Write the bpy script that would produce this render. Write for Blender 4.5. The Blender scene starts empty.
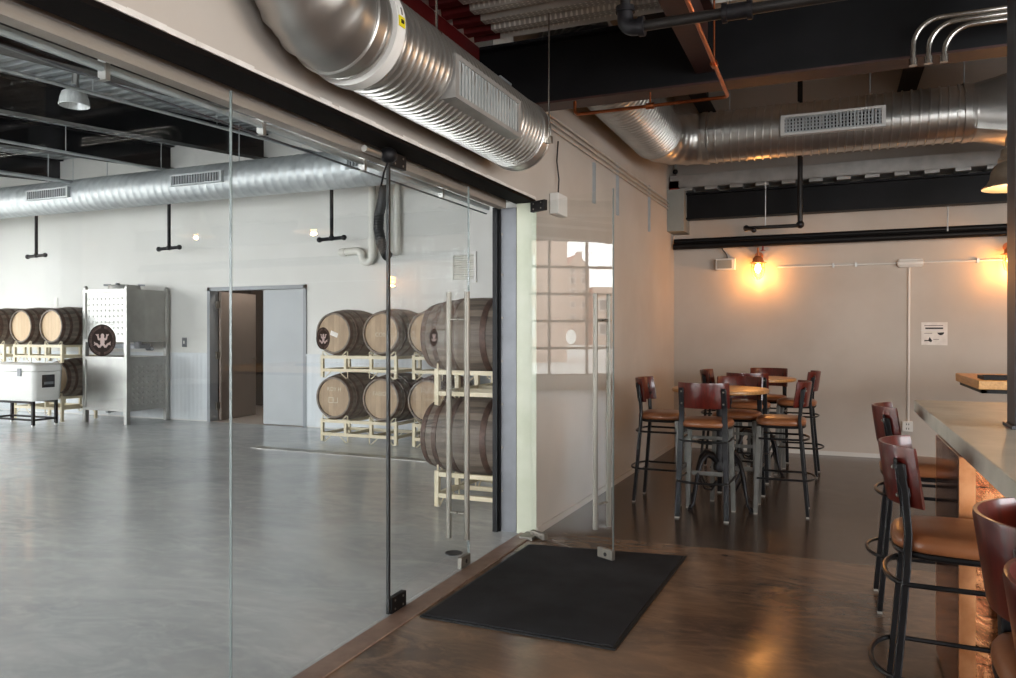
import bpy, bmesh, math, random
from mathutils import Vector, Matrix
random.seed(7)
sc = bpy.context.scene
COL = sc.collection
PI = math.pi

# ------------------------------------------------------------------ camera, sky, exposure
cam_d = bpy.data.cameras.new('camera'); cam = bpy.data.objects.new('camera', cam_d); COL.objects.link(cam)
cam.location = (0, 0, 1.46)
cam.rotation_euler = (PI / 2, 0, math.atan(324 / 765))
cam_d.sensor_width = 36; cam_d.lens = 765 / 1016 * 36; cam_d.shift_y = -5 / 1016
cam_d.clip_start = 0.02; cam_d.clip_end = 300
sc.camera = cam
sc.view_settings.view_transform = 'Standard'; sc.view_settings.look = 'None'
sc.view_settings.gamma = 1; sc.view_settings.use_curve_mapping = False
sc.view_settings.exposure = 0.22
sc.cycles.use_denoising = True
sc.cycles.max_bounces = 10; sc.cycles.diffuse_bounces = 5; sc.cycles.glossy_bounces = 5
sc.cycles.transparent_max_bounces = 24; sc.cycles.sample_clamp_indirect = 6
sc.cycles.caustics_reflective = False; sc.cycles.caustics_refractive = False
w = bpy.data.worlds.new('overcast_sky'); sc.world = w; w.use_nodes = True
bg = w.node_tree.nodes['Background']; bg.inputs[0].default_value = (0.93, 0.97, 1.0, 1); bg.inputs[1].default_value = 12.0

def portal(loc, rot, sx, sy):
    d = bpy.data.lights.new('window_daylight', 'AREA'); d.shape = 'RECTANGLE'; d.size = sx; d.size_y = sy
    d.cycles.is_portal = True
    o = bpy.data.objects.new('window_daylight', d); COL.objects.link(o); o.location = loc; o.rotation_euler = rot
portal((-15.9, 2.4, 2.15), (PI / 2, 0, -PI / 2), 12.6, 3.6)       # faces +X, warehouse glazing
portal((-7.5, -3.9, 1.9), (PI / 2, 0, 0), 9, 3.4)         # faces +Y, added warehouse front glazing
portal((4.4, -3.9, 1.65), (PI / 2, 0, 0), 4.6, 2.7)             # faces +Y, bar front
portal((6.9, .3, 1.95), (PI / 2, 0, PI / 2), 6.6, 2.5)             # faces -X, window added in the bar's right wall

# ------------------------------------------------------------------ mesh builder
class MB:
    def __init__(s): s.v = []; s.f = []; s.m = []; s.cur = 0
    def add(s, vs, fs):
        o = len(s.v); s.v += [tuple(p) for p in vs]; s.f += [tuple(o + i for i in f) for f in fs]; s.m += [s.cur] * len(fs); return s
    def box(s, x0, x1, y0, y1, z0, z1):
        vs = [(x, y, z) for z in (z0, z1) for y in (y0, y1) for x in (x0, x1)]
        return s.add(vs, [(0, 2, 3, 1), (4, 5, 7, 6), (0, 1, 5, 4), (2, 6, 7, 3), (0, 4, 6, 2), (1, 3, 7, 5)])
    def bar(s, p0, p1, wd, ht, up=(0, 0, 1)):
        p0 = Vector(p0); p1 = Vector(p1); d = (p1 - p0).normalized(); up = Vector(up)
        if abs(d.dot(up)) > .99: up = Vector((0, 1, 0))
        a = d.cross(up).normalized(); b = a.cross(d).normalized()
        vs = [p + a * i * wd / 2 + b * j * ht / 2 for p in (p0, p1) for i, j in ((-1, -1), (1, -1), (1, 1), (-1, 1))]
        return s.add(vs, [(3, 2, 1, 0), (4, 5, 6, 7), (0, 1, 5, 4), (1, 2, 6, 5), (2, 3, 7, 6), (3, 0, 4, 7)])
    def tube(s, pts, r, n=10, closed=False):
        pts = [Vector(p) for p in pts]; k = len(pts); rr = r if isinstance(r, (list, tuple)) else [r] * k
        vs = []; nrm = None
        for i, p in enumerate(pts):
            a = pts[i - 1] if (i or closed) else p; b = pts[(i + 1) % k] if (i < k - 1 or closed) else p
            t = (b - a).normalized()
            if nrm is None:
                nrm = Vector((0, 0, 1)) if abs(t.z) < .9 else Vector((1, 0, 0))
            nrm = (nrm - t * nrm.dot(t)).normalized(); bi = t.cross(nrm)
            for j in range(n):
                q = 2 * PI * j / n
                vs.append(p + (nrm * math.cos(q) + bi * math.sin(q)) * rr[i])
        fs = []
        for i in range(k if closed else k - 1):
            for j in range(n):
                a = i * n + j; b = i * n + (j + 1) % n; c = ((i + 1) % k) * n
                fs.append((a, b, c + (j + 1) % n, c + j))
        if not closed: fs += [tuple(range(n))[::-1], tuple((k - 1) * n + j for j in range(n))]
        return s.add(vs, fs)
    def lathe(s, prof, o=(0, 0, 0), axis='z', n=24, cap=True):
        vs = []; o = Vector(o)
        for r, t in prof:
            for j in range(n):
                q = 2 * PI * j / n; a, b = r * math.cos(q), r * math.sin(q)
                p = {'z': (a, b, t), 'y': (b, t, a), 'x': (t, a, b)}[axis]
                vs.append(o + Vector(p))
        fs = []
        for i in range(len(prof) - 1):
            for j in range(n):
                a = i * n + j; b = i * n + (j + 1) % n
                fs.append((a, b, b + n, a + n))
        if cap: fs += [tuple(range(n))[::-1], tuple((len(prof) - 1) * n + j for j in range(n))]
        return s.add(vs, fs)
    def prism(s, poly, t0, t1, ax='z'):
        n = len(poly)
        def P(a, b, t): return {'z': (a, b, t), 'y': (a, t, b), 'x': (t, a, b)}[ax]
        vs = [P(a, b, t0) for a, b in poly] + [P(a, b, t1) for a, b in poly]
        return s.add(vs, [tuple(range(n))[::-1], tuple(range(n, 2 * n))] + [(i, (i + 1) % n, n + (i + 1) % n, n + i) for i in range(n)])
    def ball(s, c, r, n=12, sc_=(1, 1, 1)):
        k = max(6, n // 2 + 1)
        prof = [(max(1e-4, r * math.sin(PI * i / k)), -r * math.cos(PI * i / k)) for i in range(k + 1)]
        o = len(s.v); s.lathe(prof, (0, 0, 0), 'z', n)
        for i in range(o, len(s.v)):
            p = s.v[i]; s.v[i] = (c[0] + p[0] * sc_[0], c[1] + p[1] * sc_[1], c[2] + p[2] * sc_[2])
        return s
    def cyl(s, p0, p1, r, n=16): return s.tube([p0, p1], r, n)
    def spiral(s, o, axis, r, L, p, h, n=40):
        """helically ridged duct along +axis"""
        K = max(2, int(L / p)); rows = []
        for k in range(K): rows += [(r, k * p), (r, (k + .72) * p), (r + h, (k + .78) * p), (r + h, (k + .94) * p)]
        rows.append((r, K * p)); o = Vector(o); vs = []
        for rr, t in rows:
            for j in range(n):
                q = 2 * PI * j / n; a, b = rr * math.cos(q), rr * math.sin(q); tt = t - p * j / n
                vs.append(o + Vector({'y': (b, tt, a), 'x': (tt, a, b)}[axis]))
        fs = []
        for i in range(len(rows) - 1):
            for j in range(n - 1):
                a = i * n + j; fs.append((a, a + 1, a + 1 + n, a + n))
            if i + 5 < len(rows):
                a = i * n + n - 1; fs.append((a, (i + 4) * n, (i + 5) * n, a + n))
        return s.add(vs, fs)
    def build(s, name, mat=None, parent=None, loc=(0, 0, 0), rot=(0, 0, 0), bevel=0, ang=35):
        me = bpy.data.meshes.new(name); me.from_pydata(s.v, [], s.f); me.update()
        bm = bmesh.new(); bm.from_mesh(me); bmesh.ops.recalc_face_normals(bm, faces=bm.faces); bm.to_mesh(me); bm.free()
        for i, m in enumerate(mat if isinstance(mat, (list, tuple)) else [mat]): me.materials.append(m)
        for p, mi in zip(me.polygons, s.m): p.use_smooth = True; p.material_index = mi
        me.set_sharp_from_angle(angle=math.radians(ang))
        o = bpy.data.objects.new(name, me); COL.objects.link(o); o.location = loc; o.rotation_euler = rot
        if parent: o.parent = parent
        if bevel:
            b = o.modifiers.new('bevel', 'BEVEL'); b.width = bevel; b.segments = 2; b.limit_method = 'ANGLE'; b.angle_limit = .6
        return o

def tag(o, label, cat, group=None):
    o['label'] = label; o['category'] = cat
    if group: o['group'] = group
    return o
def thing(name, label, cat, loc=(0, 0, 0), rz=0, group=None):
    o = bpy.data.objects.new(name, None); COL.objects.link(o); o.location = loc; o.rotation_euler = (0, 0, rz)
    o.empty_display_size = .05
    return tag(o, label, cat, group)
def struct(name, mb, mat, **k):
    o = mb.build(name, mat, **k); o['kind'] = 'structure'; return o
def sempty(name, loc=(0, 0, 0), rz=0):
    o = bpy.data.objects.new(name, None); COL.objects.link(o); o.location = loc; o.rotation_euler = (0, 0, rz); o['kind'] = 'structure'; return o
def piece(name, mb, mt, label, cat, group=None, **k): return tag(mb.build(name, mt, **k), label, cat, group)
def copy_tree(o, label=None, group=None, loc=None, rz=None):
    kids = {}
    for q in bpy.data.objects:
        if q.parent: kids.setdefault(q.parent.name, []).append(q)
    def rec(a, par):
        c = a.copy(); COL.objects.link(c)
        if par: c.parent = par
        for k in kids.get(a.name, []): rec(k, c)
        return c
    r = rec(o, None)
    if label: r['label'] = label
    if group: r['group'] = group
    if loc is not None: r.location = loc
    if rz is not None: r.rotation_euler = (0, 0, rz)
    return r
def arc(c, r, a0, a1, n, plane='xz'):
    out = []
    for i in range(n + 1):
        q = a0 + (a1 - a0) * i / n; a, b = r * math.cos(q), r * math.sin(q)
        out.append((c[0] + a, c[1], c[2] + b) if plane == 'xz' else (c[0], c[1] + a, c[2] + b) if plane == 'yz' else (c[0] + a, c[1] + b, c[2]))
    return out

# ------------------------------------------------------------------ materials
def lin(c): return tuple((x / 12.92 if x <= .04045 else ((x + .055) / 1.055) ** 2.4) for x in c)
def hexc(h): return lin(tuple(int(h[i:i + 2], 16) / 255 for i in (0, 2, 4)))
class N:
    def __init__(s, name):
        s.m = bpy.data.materials.new(name); s.m.use_nodes = True; s.t = s.m.node_tree; s.n = s.t.nodes
        s.b = s.n['Principled BSDF']; s.tc = None
    def new(s, t, **k):
        x = s.n.new(t)
        for a, v in k.items(): setattr(x, a, v)
        return x
    def link(s, a, b): s.t.links.new(a, b)
    def coord(s, scale=(1, 1, 1), which='Object'):
        if s.tc is None: s.tc = s.new('ShaderNodeTexCoord')
        mp = s.new('ShaderNodeMapping'); mp.inputs['Scale'].default_value = scale; s.link(s.tc.outputs[which], mp.inputs[0]); return mp.outputs[0]
    def noise(s, scale, stretch=(1, 1, 1), detail=4, rough=.55, dist=0):
        x = s.new('ShaderNodeTexNoise'); x.inputs['Scale'].default_value = scale; x.inputs['Detail'].default_value = detail
        x.inputs['Roughness'].default_value = rough; x.inputs['Distortion'].default_value = dist
        s.link(s.coord(stretch), x.inputs['Vector']); return x.outputs['Fac']
    def ramp(s, fac, stops):
        r = s.new('ShaderNodeValToRGB'); e = r.color_ramp.elements
        while len(e) < len(stops): e.new(.5)
        for i, (p, c) in enumerate(stops):
            e[i].position = p; e[i].color = (*c, 1) if len(c) == 3 else c
        s.link(fac, r.inputs[0]); return r.outputs[0]
    def mix(s, fac, a, b, mode='MIX'):
        x = s.new('ShaderNodeMix', data_type='RGBA', blend_type=mode)
        if isinstance(fac, (int, float)): x.inputs[0].default_value = fac
        else: s.link(fac, x.inputs[0])
        for q, i in ((a, 6), (b, 7)):
            if isinstance(q, tuple): x.inputs[i].default_value = (*q[:3], 1)
            else: s.link(q, x.inputs[i])
        return x.outputs[2]
    def math(s, op, a, b=None):
        x = s.new('ShaderNodeMath', operation=op)
        for q, i in ((a, 0), (b, 1)):
            if q is None: continue
            if isinstance(q, (int, float)): x.inputs[i].default_value = q
            else: s.link(q, x.inputs[i])
        return x.outputs[0]
    def bump(s, h, strength=.3, dist=.01):
        x = s.new('ShaderNodeBump'); x.inputs['Strength'].default_value = strength; x.inputs['Distance'].default_value = dist
        s.link(h, x.inputs['Height']); s.link(x.outputs[0], s.b.inputs['Normal'])
    def set(s, col=None, rough=None, metal=None, spec=None, coat=None):
        for k, v in (('Base Color', col), ('Roughness', rough), ('Metallic', metal), ('Specular IOR Level', spec), ('Coat Weight', coat)):
            if v is None: continue
            if isinstance(v, tuple): s.b.inputs[k].default_value = (*v, 1)
            elif isinstance(v, (int, float)): s.b.inputs[k].default_value = v
            else: s.link(v, s.b.inputs[k])
        return s
def mat(name, c1, c2=None, scale=6, stretch=(1, 1, 1), rough=.5, rvar=0, metal=0, bump=0, bscale=None, spec=.5, coat=0, lo=.35, hi=.65, detail=4):
    n = N(name); c1 = hexc(c1)
    if c2:
        f = n.noise(scale, stretch, detail); n.set(n.ramp(f, [(lo, c1), (hi, hexc(c2))]))
    else: n.set(c1)
    n.set(rough=rough, metal=metal, spec=spec, coat=coat)
    if rvar:
        f = n.noise(scale * 1.7, stretch, 5); n.set(rough=n.math('ADD', n.math('MULTIPLY', n.math('SUBTRACT', f, .5), rvar * 2), rough))
    if bump:
        n.bump(n.noise(bscale or scale * 3, stretch, 5), bump)
    return n.m
M = {}
M['wall'] = mat('painted_wall', 'b4aa9f', 'bdb4aa', 1.3, rough=.7, bump=.08, bscale=9)
M['wallwh'] = mat('white_warehouse_wall', 'cbc9c3', 'd3d1cc', .8, rough=.6)
M['cream'] = mat('pale_green_jamb_paint', 'bbbfa8', 'c8cab7', 3, rough=.5, bump=.1)
M['black'] = mat('black_steel', '0b0b0c', '131214', 3, rough=.5, spec=.22)
M['blackp'] = mat('black_pipe', '141313', '1f1c1a', 8, rough=.4)
M['primer'] = mat('red_brown_primer_steel', '2c140e', '3d1e15', 9, rough=.55)
M['red'] = mat('red_primer_steel', '4a0a0a', '600f0f', 4, rough=.5)
M['galv'] = mat('galvanised_steel', 'b3b0ab', 'c0bdb8', 6, rough=.3, metal=.9)
M['galvs'] = mat('galvanised_smooth', 'aaa7a2', 'b7b4af', 5, rough=.34, rvar=.02, metal=.9)
M['galvw'] = mat('galvanised_matte', 'b2b6b8', 'c4c8c9', 7, rough=.45, rvar=.05, metal=.6)
M['zinc'] = mat('pale_zinc_sheet', 'a3a19d', 'b4b2ae', 7, rough=.42, metal=.6)
M['rail'] = mat('galvanised_rail', 'a5abab', 'b9bebd', 6, rough=.45, metal=.35)
M['steelgr'] = mat('grey_painted_steel', '6c6e72', '787a7e', 5, rough=.45, metal=.2)
M['steeldk'] = mat('dark_grey_steel', '3b3d42', '45474c', 5, rough=.4, metal=.3)
M['stain'] = mat('stainless_steel', '94938f', 'a3a29e', 3, rough=.42, rvar=.06, metal=.8)
M['chrome'] = mat('satin_stainless', '7f7a72', '8a857c', 30, (1, 1, .02), rough=.45, metal=.75)
M['copper'] = mat('copper_pipe', '9a5230', 'b06640', 12, rough=.3, metal=1)
M['beige'] = mat('beige_header_board', '8d8177', '9a8e83', 6, (1, .2, 1), rough=.6)
M['mdoor'] = mat('grey_door_paint', '9c9fa1', 'a3a6a8', 2, rough=.45)
M['mframe'] = mat('grey_frame_paint', '85888b', None, rough=.45)
M['tdoor'] = mat('taupe_door_paint', '7a6c63', '83756b', 2, rough=.5)
M['white'] = mat('white_plastic', 'dcdad5', None, rough=.45)
M['paper'] = mat('white_paper', 'd6cfc8', 'e4ded8', 14, rough=.7)
M['ink'] = mat('black_ink', '15100f', None, rough=.6)
M['grey_ink'] = mat('grey_ink', '6f6660', None, rough=.6)
M['yellow'] = mat('yellow_sticker', 'd8c81c', None, rough=.5)
M['rackp'] = mat('cream_rack_paint', 'cdbf9e', 'd8ccb0', 8, rough=.45)
M['mat'] = mat('black_rubber_mat', '262628', '353538', 2.5, rough=.85, bump=.6, bscale=220, spec=.2)
M['matedge'] = mat('mat_rubber_edge', '0c0c0d', None, rough=.6)
M['pvc'] = mat('white_pvc', 'd8d5cc', None, rough=.35)
M['hose'] = mat('black_ribbed_hose', '1c1c1d', '2a2a2b', 40, rough=.5)
M['maho'] = mat('mahogany_veneer', '45110b', '5d1a10', 7, (8, 8, 1), rough=.28, coat=.3)
M['leather'] = mat('tan_vinyl', '7f4c2e', '8e5a38', 6, rough=.32, bump=.05, bscale=60)
M['gun'] = mat('gunmetal_frame', '1b1b1d', '232325', 10, rough=.32, metal=.5)
M['gunlit'] = mat('gunmetal_frame_lit', '65645f', '716f6b', 10, rough=.4, metal=.4)  # gunmetal with warehouse light on front legs and stretchers put into the colour
M['tip'] = mat('nylon_glide', '8f8a82', None, rough=.5)
M['oak'] = mat('oak_tabletop', '9c6c3c', 'b98a55', 5, (1, 9, 1), rough=.35)
M['oakend'] = mat('butcher_block', 'c48a48', 'dca660', 6, (9, 1, 9), rough=.4)
M['iron'] = mat('cast_iron', '17161a', '211f22', 15, rough=.45, metal=.4)
M['conc'] = mat('concrete_counter', 'bfbbae', 'cdc8bb', 7, rough=.5, rvar=.08, bump=.05)
M['brassg'] = mat('aged_zinc_lamp', 'a09584', 'b7ab99', 8, rough=.33, metal=.7)
M['silver'] = mat('bright_conduit', 'b5b1aa', None, rough=.25, metal=1)
M['brick'] = None
M['tankm'] = mat('polished_tank', 'c0bdb8', None, rough=.12, metal=1)
M['frogbg'] = mat('decal_black', '140c0d', None, rough=.4)
M['frogring'] = mat('decal_ring', '2f2524', '5a4e4c', 90, rough=.4)
M['frog'] = mat('decal_frog', 'b8aaa8', None, rough=.5)
M['chalk'] = mat('chalk', 'c9bda6', None, rough=.9)
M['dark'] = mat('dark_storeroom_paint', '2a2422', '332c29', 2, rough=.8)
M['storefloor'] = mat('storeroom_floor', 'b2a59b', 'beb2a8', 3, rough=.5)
M['redpl'] = mat('red_sprinkler_bulb', '8d2416', None, rough=.4)
M['boxgr'] = mat('grey_casing_paint', '86867e', '91918a', 3, rough=.6)

def m_floor(name, a, b, c, rough, sc_, joint=None, spec=.5):
    n = N(name)
    big = n.noise(sc_, (1, 1.6, 1), 7, .62, 1.2); fine = n.noise(5, (1, 2.0, 1), 9, .72, .8); mid = n.noise(1.9, (1, 2.2, 1), 8, .68, 2.2)
    col = n.ramp(big, [(.36, hexc(a)), (.64, hexc(b))])
    col = n.mix(n.math('MULTIPLY', n.ramp(mid, [(.48, (0, 0, 0)), (.72, (1, 1, 1))]), .55), col, hexc(c))
    col = n.mix(n.math('MULTIPLY', n.ramp(fine, [(.5, (0, 0, 0)), (.75, (1, 1, 1))]), .35), col, hexc(c))
    if joint:      # a later, darker and smoother pour beyond a ragged joint across the room
        s = n.new('ShaderNodeSeparateXYZ'); n.link(n.coord(), s.inputs[0])
        y = n.math('ADD', s.outputs[1], n.math('MULTIPLY', fine, .12))
        m = n.ramp(n.math('SUBTRACT', y, joint[0] - .5), [(.48, (0, 0, 0)), (.54, (1, 1, 1))])
        col = n.mix(m, col, n.ramp(big, [(.3, hexc(joint[1])), (.7, hexc(joint[2]))]))
    n.set(col, n.math('ADD', n.math('MULTIPLY', fine, .16), rough - .05), 0, spec)
    n.bump(n.math('ADD', n.math('MULTIPLY', big, .7), n.math('MULTIPLY', fine, .15)), .05, .02); return n.m
M['floorL'] = m_floor('polished_grey_concrete', 'acafb0', 'c6c8c8', 'd9d9d7', .2, .55, spec=.75)
M['floorR'] = m_floor('brown_stained_concrete', '54463d', '866952', 'a58164', .17, .8, (5.4, '3d332c', '54453a'))

def m_thin_glass(name, tint=(.93, .97, .95), ior=1.45):
    n = N(name); out = n.n['Material Output']
    tr = n.new('ShaderNodeBsdfTransparent'); tr.inputs[0].default_value = (*tint, 1)
    gl = n.new('ShaderNodeBsdfGlossy'); gl.inputs['Roughness'].default_value = 0.0; gl.inputs[0].default_value = (1, 1, 1, 1)
    ge = n.new('ShaderNodeNewGeometry'); dt = n.new('ShaderNodeVectorMath', operation='DOT_PRODUCT'); n.link(ge.outputs['Incoming'], dt.inputs[0]); n.link(ge.outputs['Normal'], dt.inputs[1])
    f0 = ((ior - 1) / (ior + 1)) ** 2                               # Schlick's law, the same from both sides of the sheet
    fr = n.math('ADD', n.math('MULTIPLY', n.math('POWER', n.math('SUBTRACT', 1.0, n.math('MINIMUM', n.math('ABSOLUTE', dt.outputs['Value']), 1.0)), 5), 1 - f0), f0)
    mx = n.new('ShaderNodeMixShader'); n.link(fr, mx.inputs[0]); n.link(tr.outputs[0], mx.inputs[1]); n.link(gl.outputs[0], mx.inputs[2])
    n.link(mx.outputs[0], out.inputs[0]); return n.m
M['glass'] = m_thin_glass('clear_pane', (.985, .995, .99))
M['wglass'] = m_thin_glass('window_pane', (.98, .98, .98), 1.2)
M['bulbglass'] = m_thin_glass('lamp_glass', (1, .9, .75))
M['prism'] = mat('prismatic_lamp_glass', 'b9bbb9', 'd3d5d3', 40, (1, 1, .1), rough=.2, coat=.4)
n = N('glass_edge'); n.set(hexc('737b79'), .25); M['gedge'] = n.m
M['gasket'] = mat('black_gasket', '0d0d0e', None, rough=.5)
def emit(name, col, s):
    n = N(name); n.set((0, 0, 0)); n.b.inputs['Emission Color'].default_value = (*col, 1); n.b.inputs['Emission Strength'].default_value = s; return n.m
M['bulb'] = emit('warm_bulb', (1, .55, .2), 26)
M['bulbo'] = emit('amber_bulb', (1, .5, .14), 45)
M['cage'] = mat('copper_lamp_metal', 'b86a3c', 'cc7a48', 9, rough=.4, metal=.2)

def m_barrel():
    n = N('oak_barrel_staves'); s = n.new('ShaderNodeSeparateXYZ'); n.link(n.coord(), s.inputs[0])
    an = n.math('MULTIPLY', n.math('ADD', n.math('ARCTAN2', s.outputs[0], s.outputs[2]), PI), 30 / (2 * PI))
    idx = n.math('FLOOR', an); fr = n.math('FRACT', an)
    wn = n.new('ShaderNodeTexWhiteNoise', noise_dimensions='1D'); n.link(idx, wn.inputs['W'])
    grain = n.noise(22, (1, .12, 1), 6, .65)
    base = n.ramp(grain, [(.3, hexc('3d352e')), (.7, hexc('8a7d70'))])
    base = n.mix(.45, base, n.ramp(wn.outputs['Value'], [(0, hexc('453c35')), (1, hexc('8a7c6e'))]))
    seam = n.ramp(fr, [(0, (1, 1, 1)), (.035, (0, 0, 0))])
    n.set(n.mix(seam, base, hexc('1d1613')), .62); n.bump(grain, .25); return n.m
def m_head(name, a, b, c):
    n = N(name); s = n.new('ShaderNodeSeparateXYZ'); n.link(n.coord(), s.inputs[0])
    oi = n.new('ShaderNodeObjectInfo')
    an = n.math('DIVIDE', n.math('ADD', s.outputs[0], .5), .082); idx = n.math('ADD', n.math('FLOOR', an), n.math('MULTIPLY', oi.outputs['Random'], 37)); fr = n.math('FRACT', an)
    wn = n.new('ShaderNodeTexWhiteNoise', noise_dimensions='1D'); n.link(idx, wn.inputs['W'])
    grain = n.noise(16, (1, 1, .18), 6, .65)
    base = n.ramp(grain, [(.3, hexc(a)), (.7, hexc(b))])
    base = n.mix(.35, base, n.ramp(wn.outputs['Value'], [(0, hexc(c)), (1, hexc(b))]))
    n.set(n.mix(n.ramp(fr, [(0, (1, 1, 1)), (.03, (0, 0, 0))]), base, hexc('5d4735')), .65); n.bump(grain, .15); return n.m
M['stave'] = m_barrel()
M['head'] = m_head('oak_barrel_head', '8b745c', 'bda385', '7d6650')
M['headl'] = m_head('pale_barrel_head', 'c4a582', 'd6bb98', 'bb9a78')
M['hoop'] = mat('rusty_hoop', '3f302a', '5e473c', 14, rough=.55, metal=.3)

def m_corr():
    n = N('corrugated_wainscot'); n.set(hexc('c6c9cb'), .5, .1); return n.m
M['corr'] = m_corr()
def m_perf():
    n = N('perforated_deck')
    v = n.new('ShaderNodeTexVoronoi'); v.inputs['Randomness'].default_value = 0; v.inputs['Scale'].default_value = 30; n.link(n.coord((1, 1.4, .001)), v.inputs['Vector'])
    dots = n.ramp(v.outputs['Distance'], [(.2, (1, 1, 1)), (.3, (0, 0, 0))])
    g = n.noise(6, (1, 1, 1), 3)
    n.set(n.mix(dots, n.ramp(g, [(.3, hexc('b9b5ae')), (.7, hexc('cac6bf'))]), hexc('f6f3ec')), .45, n.math('SUBTRACT', .3, n.math('MULTIPLY', dots, .3))); return n.m
M['perf'] = m_perf()
def m_cop():
    n = N('hammered_copper_panel')
    f = n.noise(7, (1, 1, .6), 8, .7, 2.5); p = n.noise(2.2, (1, 1, 1), 2)
    br = n.new('ShaderNodeTexBrick'); br.inputs['Scale'].default_value = 4.2; br.inputs['Mortar Size'].default_value = .012
    br.inputs['Color1'].default_value = (*hexc('a85c38'), 1); br.inputs['Color2'].default_value = (*hexc('7a3c24'), 1); br.inputs['Mortar'].default_value = (*hexc('3a1d12'), 1)
    mp = n.new('ShaderNodeMapping'); mp.inputs['Rotation'].default_value = (PI / 2, 0, 0)
    n.link(n.coord(), mp.inputs[0]); n.link(mp.outputs[0], br.inputs['Vector'])
    n.set(n.mix(n.ramp(f, [(.4, (0, 0, 0)), (.62, (1, 1, 1))]), br.outputs['Color'], hexc('c98a5c')), n.math('ADD', n.math('MULTIPLY', f, .35), .08), .9)
    n.bump(f, .35, .01); return n.m
M['cop'] = m_cop()
M['copm'] = mat('polished_copper_sheet', 'b06a44', 'c47c52', 5, rough=.13, rvar=.06, metal=1, bump=.06, bscale=6)
M['copb'] = mat('bright_copper_trim', 'd08a58', 'e0a070', 14, rough=.3, metal=.9)
def m_brickwall():
    n = N('red_brick'); br = n.new('ShaderNodeTexBrick'); br.inputs['Scale'].default_value = 4
    br.inputs['Color1'].default_value = (*hexc('8a4636'), 1); br.inputs['Color2'].default_value = (*hexc('9c5642'), 1); br.inputs['Mortar'].default_value = (*hexc('b09a8c'), 1)
    mp = n.new('ShaderNodeMapping'); mp.inputs['Rotation'].default_value = (PI / 2, 0, PI / 2); n.link(n.coord(), mp.inputs[0]); n.link(mp.outputs[0], br.inputs[0])
    n.set(br.outputs[0], .85); return n.m
M['brick'] = m_brickwall()

def glow(name, loc, power, r=.03, col=(1, .62, .32), spot=None, rot=(0, 0, 0), blend=.6):
    d = bpy.data.lights.new(name, 'SPOT' if spot else 'POINT'); d.energy = power; d.color = col; d.shadow_soft_size = r
    if spot: d.spot_size = spot; d.spot_blend = blend
    o = bpy.data.objects.new(name, d); COL.objects.link(o); o.location = loc; o.rotation_euler = rot; return o

# ------------------------------------------------------------------ the setting
WX = -1.98; WI = -2.13; RX = 7.0; FY = -4.0; BY = 10.0; LY = 9.8; LX = -16.0
def wx(y): return WX + max(0, y - 5.2) * .09 / 4.8
struct('floor', MB().box(WX - .03, RX + .2, FY - .2, BY + .2, -.15, 0), M['floorR'])
struct('floor_left', MB().box(LX - .3, WX - .03, FY - .2, LY, -.15, 0), M['floorL'])
# dividing wall: header over the glass, then solid to the far end
b = MB(); b.box(WI, WX, FY, 0.0, 0, 3.12); b.box(WI, WX, 0.0, 4.59, 2.44, 3.12); b.box(WI, WX, 4.59, 5.2, 2.44, 2.93); b.box(WI, WX, 4.77, 5.2, 2.93, 4.8); b.prism([(WI, 5.2), (WX, 5.2), (wx(BY), BY), (WI, BY)], 0, 4.8)
struct('wall_left', b, M['wall'])
b = MB(); b.box(WI - .16, WI - .11, FY, BY, 2.46, 4.85); b.box(WI - .16, WI - .005, FY, 0, 0, 2.46); b.box(WI - .16, WI - .005, 5.36, BY, 0, 2.46)
struct('wall_divider', b, M['wallwh'])
struct('trim_1', MB().box(WI, WX + .004, 5.192, 5.2, 0, 2.42), M['cream'])                      # painted jamb face
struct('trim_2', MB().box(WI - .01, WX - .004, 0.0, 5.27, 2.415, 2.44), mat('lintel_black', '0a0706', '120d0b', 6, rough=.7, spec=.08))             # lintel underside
b = MB(); rng = random.Random(3); y = 0.0
while y < 5.19:
    y1 = min(5.195, y + rng.uniform(.05, .16)); b.box(WX - .002, WX + rng.uniform(.002, .005), y, y1, 2.434, 2.446 + rng.uniform(0, .01)); y = y1
struct('trim_9', b, mat('ragged_drywall_bead', 'cfc9c1', 'e2ddd6', 9, rough=.7))
struct('trim_3', MB().box(WI - .13, WI - .07, 0.0, 5.16, 2.38, 2.46), M['beige'])
struct('trim_4', MB().box(WI + .03, WX - .005, 0.0, 5.2, 0, .008), mat('threshold_stone', '7d6357', '927868', 8, rough=.4))
struct('wall_back', MB().box(WI - .16, RX + .2, BY, BY + .1, 0, 4.9), M['wall'])
b = MB(); b.box(RX, RX + .2, FY, -3, 0, 4.9); b.box(RX, RX + .2, 3.6, BY, 0, 4.9); b.box(RX, RX + .2, -3, 3.6, 0, .7); b.box(RX, RX + .2, -3, 3.6, 3.2, 4.9)
struct('wall_right', b, M['wall'])
# front wall of the bar with a window
b = MB(); b.box(WX, 2.1, FY - .2, FY, 0, 4.9); b.box(6.7, RX, FY - .2, FY, 0, 4.9); b.box(2.1, 6.7, FY - .2, FY, 0, .3); b.box(2.1, 6.7, FY - .2, FY, 3.0, 4.9)
struct('wall_front', b, M['wall'])
def window(name, axis, a0, a1, z0, z1, pos, na, nz, t=.05, mat_=None):
    f = MB(); g = MB()
    def bx(m, u0, u1, w0, w1, d):
        if axis == 'y': m.box(u0, u1, pos - d, pos + d, w0, w1)
        else: m.box(pos - d, pos + d, u0, u1, w0, w1)
    for i in range(na + 1):
        u = a0 + (a1 - a0) * i / na; bx(f, u - t / 2, u + t / 2, z0, z1, .03)
    for i in range(nz + 1):
        z = z0 + (z1 - z0) * i / nz; bx(f, a0, a1, z - t / 2, z + t / 2, .031)
    bx(g, a0, a1, z0, z1, .003)
    o = struct(name, f, mat_ or M['steelgr']); p = g.build('glass_pane', M['wglass'], o); return o
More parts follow.
